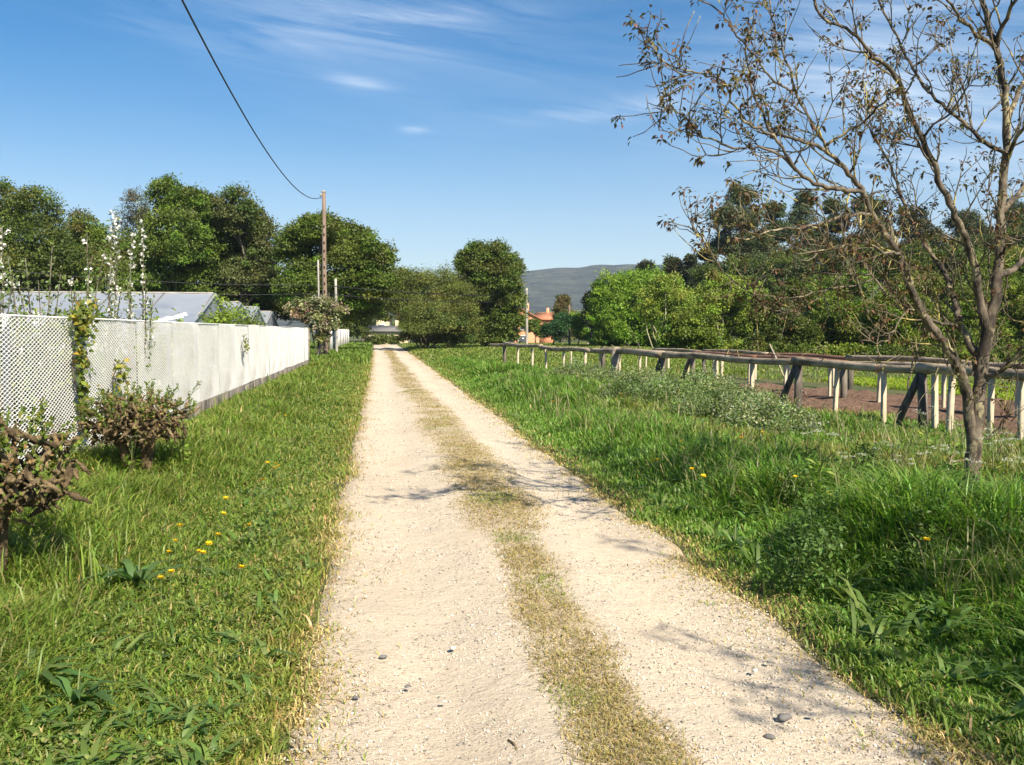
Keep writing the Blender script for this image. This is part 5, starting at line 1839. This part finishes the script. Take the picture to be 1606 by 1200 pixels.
bc = [buttercup(.26), buttercup(.36)]
LF = [(262, 905), (275, 852), (255, 912), (332, 856), (322, 862), (337, 850), (310, 880), (283, 846), (352, 798), (418, 727), (447, 728), (440, 738), (416, 757), (294, 706), (405, 820), (360, 900), (270, 868),
      (466, 650), (452, 655), (480, 640), (520, 575), (508, 582), (425, 730), (345, 812)]
RF = [(1028, 722), (1036, 724), (1096, 750), (1100, 758), (1246, 758), (1448, 876), (968, 632), (955, 640), (1204, 705), (1190, 690), (1160, 712), (1070, 700), (880, 640)]
used = set()
for i, (u, v) in enumerate(LF + RF):
    left = i < len(LF)
    hh = [.26, .36][0 if left else 1]
    q = ground(u, v, hh)
    p = np.array([q[0], q[1], float(gz(q[0], q[1]))])
    lab = 'small yellow flower standing in the grass left of the track' if left else 'small yellow flower standing in the tall grass right of the track'
    grp = 'yellow flowers in the left verge' if left else 'yellow flowers in the right bank'
    k_ = 0 if left else 1
    if k_ not in used:
        used.add(k_)
        o = bc[k_]
        o.location = p
        o['label'], o['group'] = lab, grp
    else:
        dup(bc[k_], p, rng.uniform(0, 6), rng.uniform(.85, 1.25), lab, grp, (rng.normal() * .15, rng.normal() * .15))

# ------------------------------------------------------------------ stones and sticks on the track


def stone(seed, mat):
    rs = np.random.default_rng(seed)
    import bmesh
    bm = bmesh.new()
    bmesh.ops.create_icosphere(bm, subdivisions=2, radius=1)
    V = np.array([v.co[:] for v in bm.verts])
    F_ = np.array([[v.index for v in f.verts] for f in bm.faces])
    bm.free()
    for _ in range(7):
        d = unit(rs.normal(size=3))
        t_ = rs.uniform(.45, .8)
        pr_ = V @ d
        V = np.where((pr_ > t_)[:, None], V - d * (pr_ - t_)[:, None], V)
    V = V * np.array([1, .75, .5])
    return mk('stone', V, [F_], mat, None, False)


st_p, st_d = stone(4, M['stone_pale']), stone(9, M['stone_dark'])
stones = [(710, 1017, .024, 0, 'pale chipped stone in the middle of the left rut'), (549, 957, .020, 0, 'white pebble near the left edge of the bare rut'), (1183, 1052, .022, 0, 'pale stone in the right rut beside the dry crown'),
          (601, 1031, .022, 1, 'dark round pebble in the left rut'), (1230, 1127, .034, 1, 'largest dark stone low in the right rut'), (1207, 1157, .024, 1, 'flat dark stone just below the largest dark one'),
          (1276, 1122, .016, 1, 'small dark stone right of the largest dark one'), (698, 1101, .016, 0, 'white pebble low in the left rut'), (875, 1156, .018, 0, 'pale pebble by the bottom of the dry crown'),
          (572, 936, .018, 0, 'pale pebble at the left rut margin'), (640, 1078, .018, 1, 'grey stone flake low in the left rut'), (1207, 1039, .016, 1, 'small dark chip at the right side of the right rut'),
          (760, 784, .03, 0, 'pale stone lying on the dry crown'), (558, 1095, .018, 1, 'brown pebble near the bottom left of the rut')]
fs = [True, True]
for u, v, s, k_, lab in stones:
    p = ground(u, v, .02)
    src = (st_p, st_d)[k_]
    if fs[k_]:
        fs[k_] = False
        o = src
    else:
        o = src.copy()
        COL.objects.link(o)
    o.location = (p[0], p[1], .02 + s * .2)
    o.scale = (s, s, s)
    o.rotation_euler = (rng.normal() * .07, rng.normal() * .07, rng.uniform(0, 6))
    tag(o, lab, 'stone', ('pale stones on the track', 'dark stones on the track')[k_])
for nm, a, c_, lab in (('fallen_twig', (797, 1161), (811, 1177), 'short brown twig lying low in the left rut'), ('fallen_twig', (452, 1152), (470, 1172), 'bent brown twig at the bottom left track edge')):
    P_, Q_ = ground(*a, .025), ground(*c_, .025)
    b = MB()
    b.tube([P_, (P_ + Q_) / 2 + np.array([.006, .004, .006]), Q_], .0042, 6)
    tag(b.obj(nm, M['pollard_bark'], None, True, loc=P_), lab, 'twig')
# loose gravel over both ruts
n = 48000
x, y = spread(n, 2.6, 26, 1.5, lambda y: edge_l(y) + .03, lambda y: edge_r(y) - .03)
m = rng.random(n) < (1 - .8 * strip_mask(x, y)) * (.25 + 1.2 * sstep(.4, .65, fbm(x, y, .5, 97)))
x, y = keep(m, x, y)
n = len(x)
s = (.0018 + .0058 * rng.random(n) ** 4) * (1 + y / 14)
oc = np.array([(1, 0, 0), (0, 1, 0), (-1, 0, 0), (0, -1, 0), (0, 0, .8), (0, 0, -.4)], float)
fc = np.array([(0, 1, 4), (1, 2, 4), (2, 3, 4), (3, 0, 4), (1, 0, 5), (2, 1, 5), (3, 2, 5), (0, 3, 5)])
a = rng.uniform(0, 6.28, n)
ca, sa = np.cos(a)[:, None], np.sin(a)[:, None]
jx = oc[None] * rng.uniform(.6, 1.2, (n, 6, 3))
VX = np.stack([jx[..., 0] * ca - jx[..., 1] * sa, jx[..., 0] * sa + jx[..., 1] * ca, jx[..., 2]], -1) * s[:, None, None]
zt = trkz(x, y) + .002
VX = VX + np.stack([x, y, zt], -1)[:, None]
FX_ = (fc[None] + (np.arange(n) * 6)[:, None, None]).reshape(-1, 3)
gc = pick([(.55, .48, .38), (.66, .61, .52), (.36, .31, .25), (.20, .18, .16)], n, .12, [.38, .22, .24, .16])
o = mk('gravel', VX.reshape(-1, 3), [FX_], M['grain'], None, False, np.repeat(gc, 6, 0))
tag(o, 'fine loose gravel strewn over both wheel ruts', 'gravel', kind='stuff')
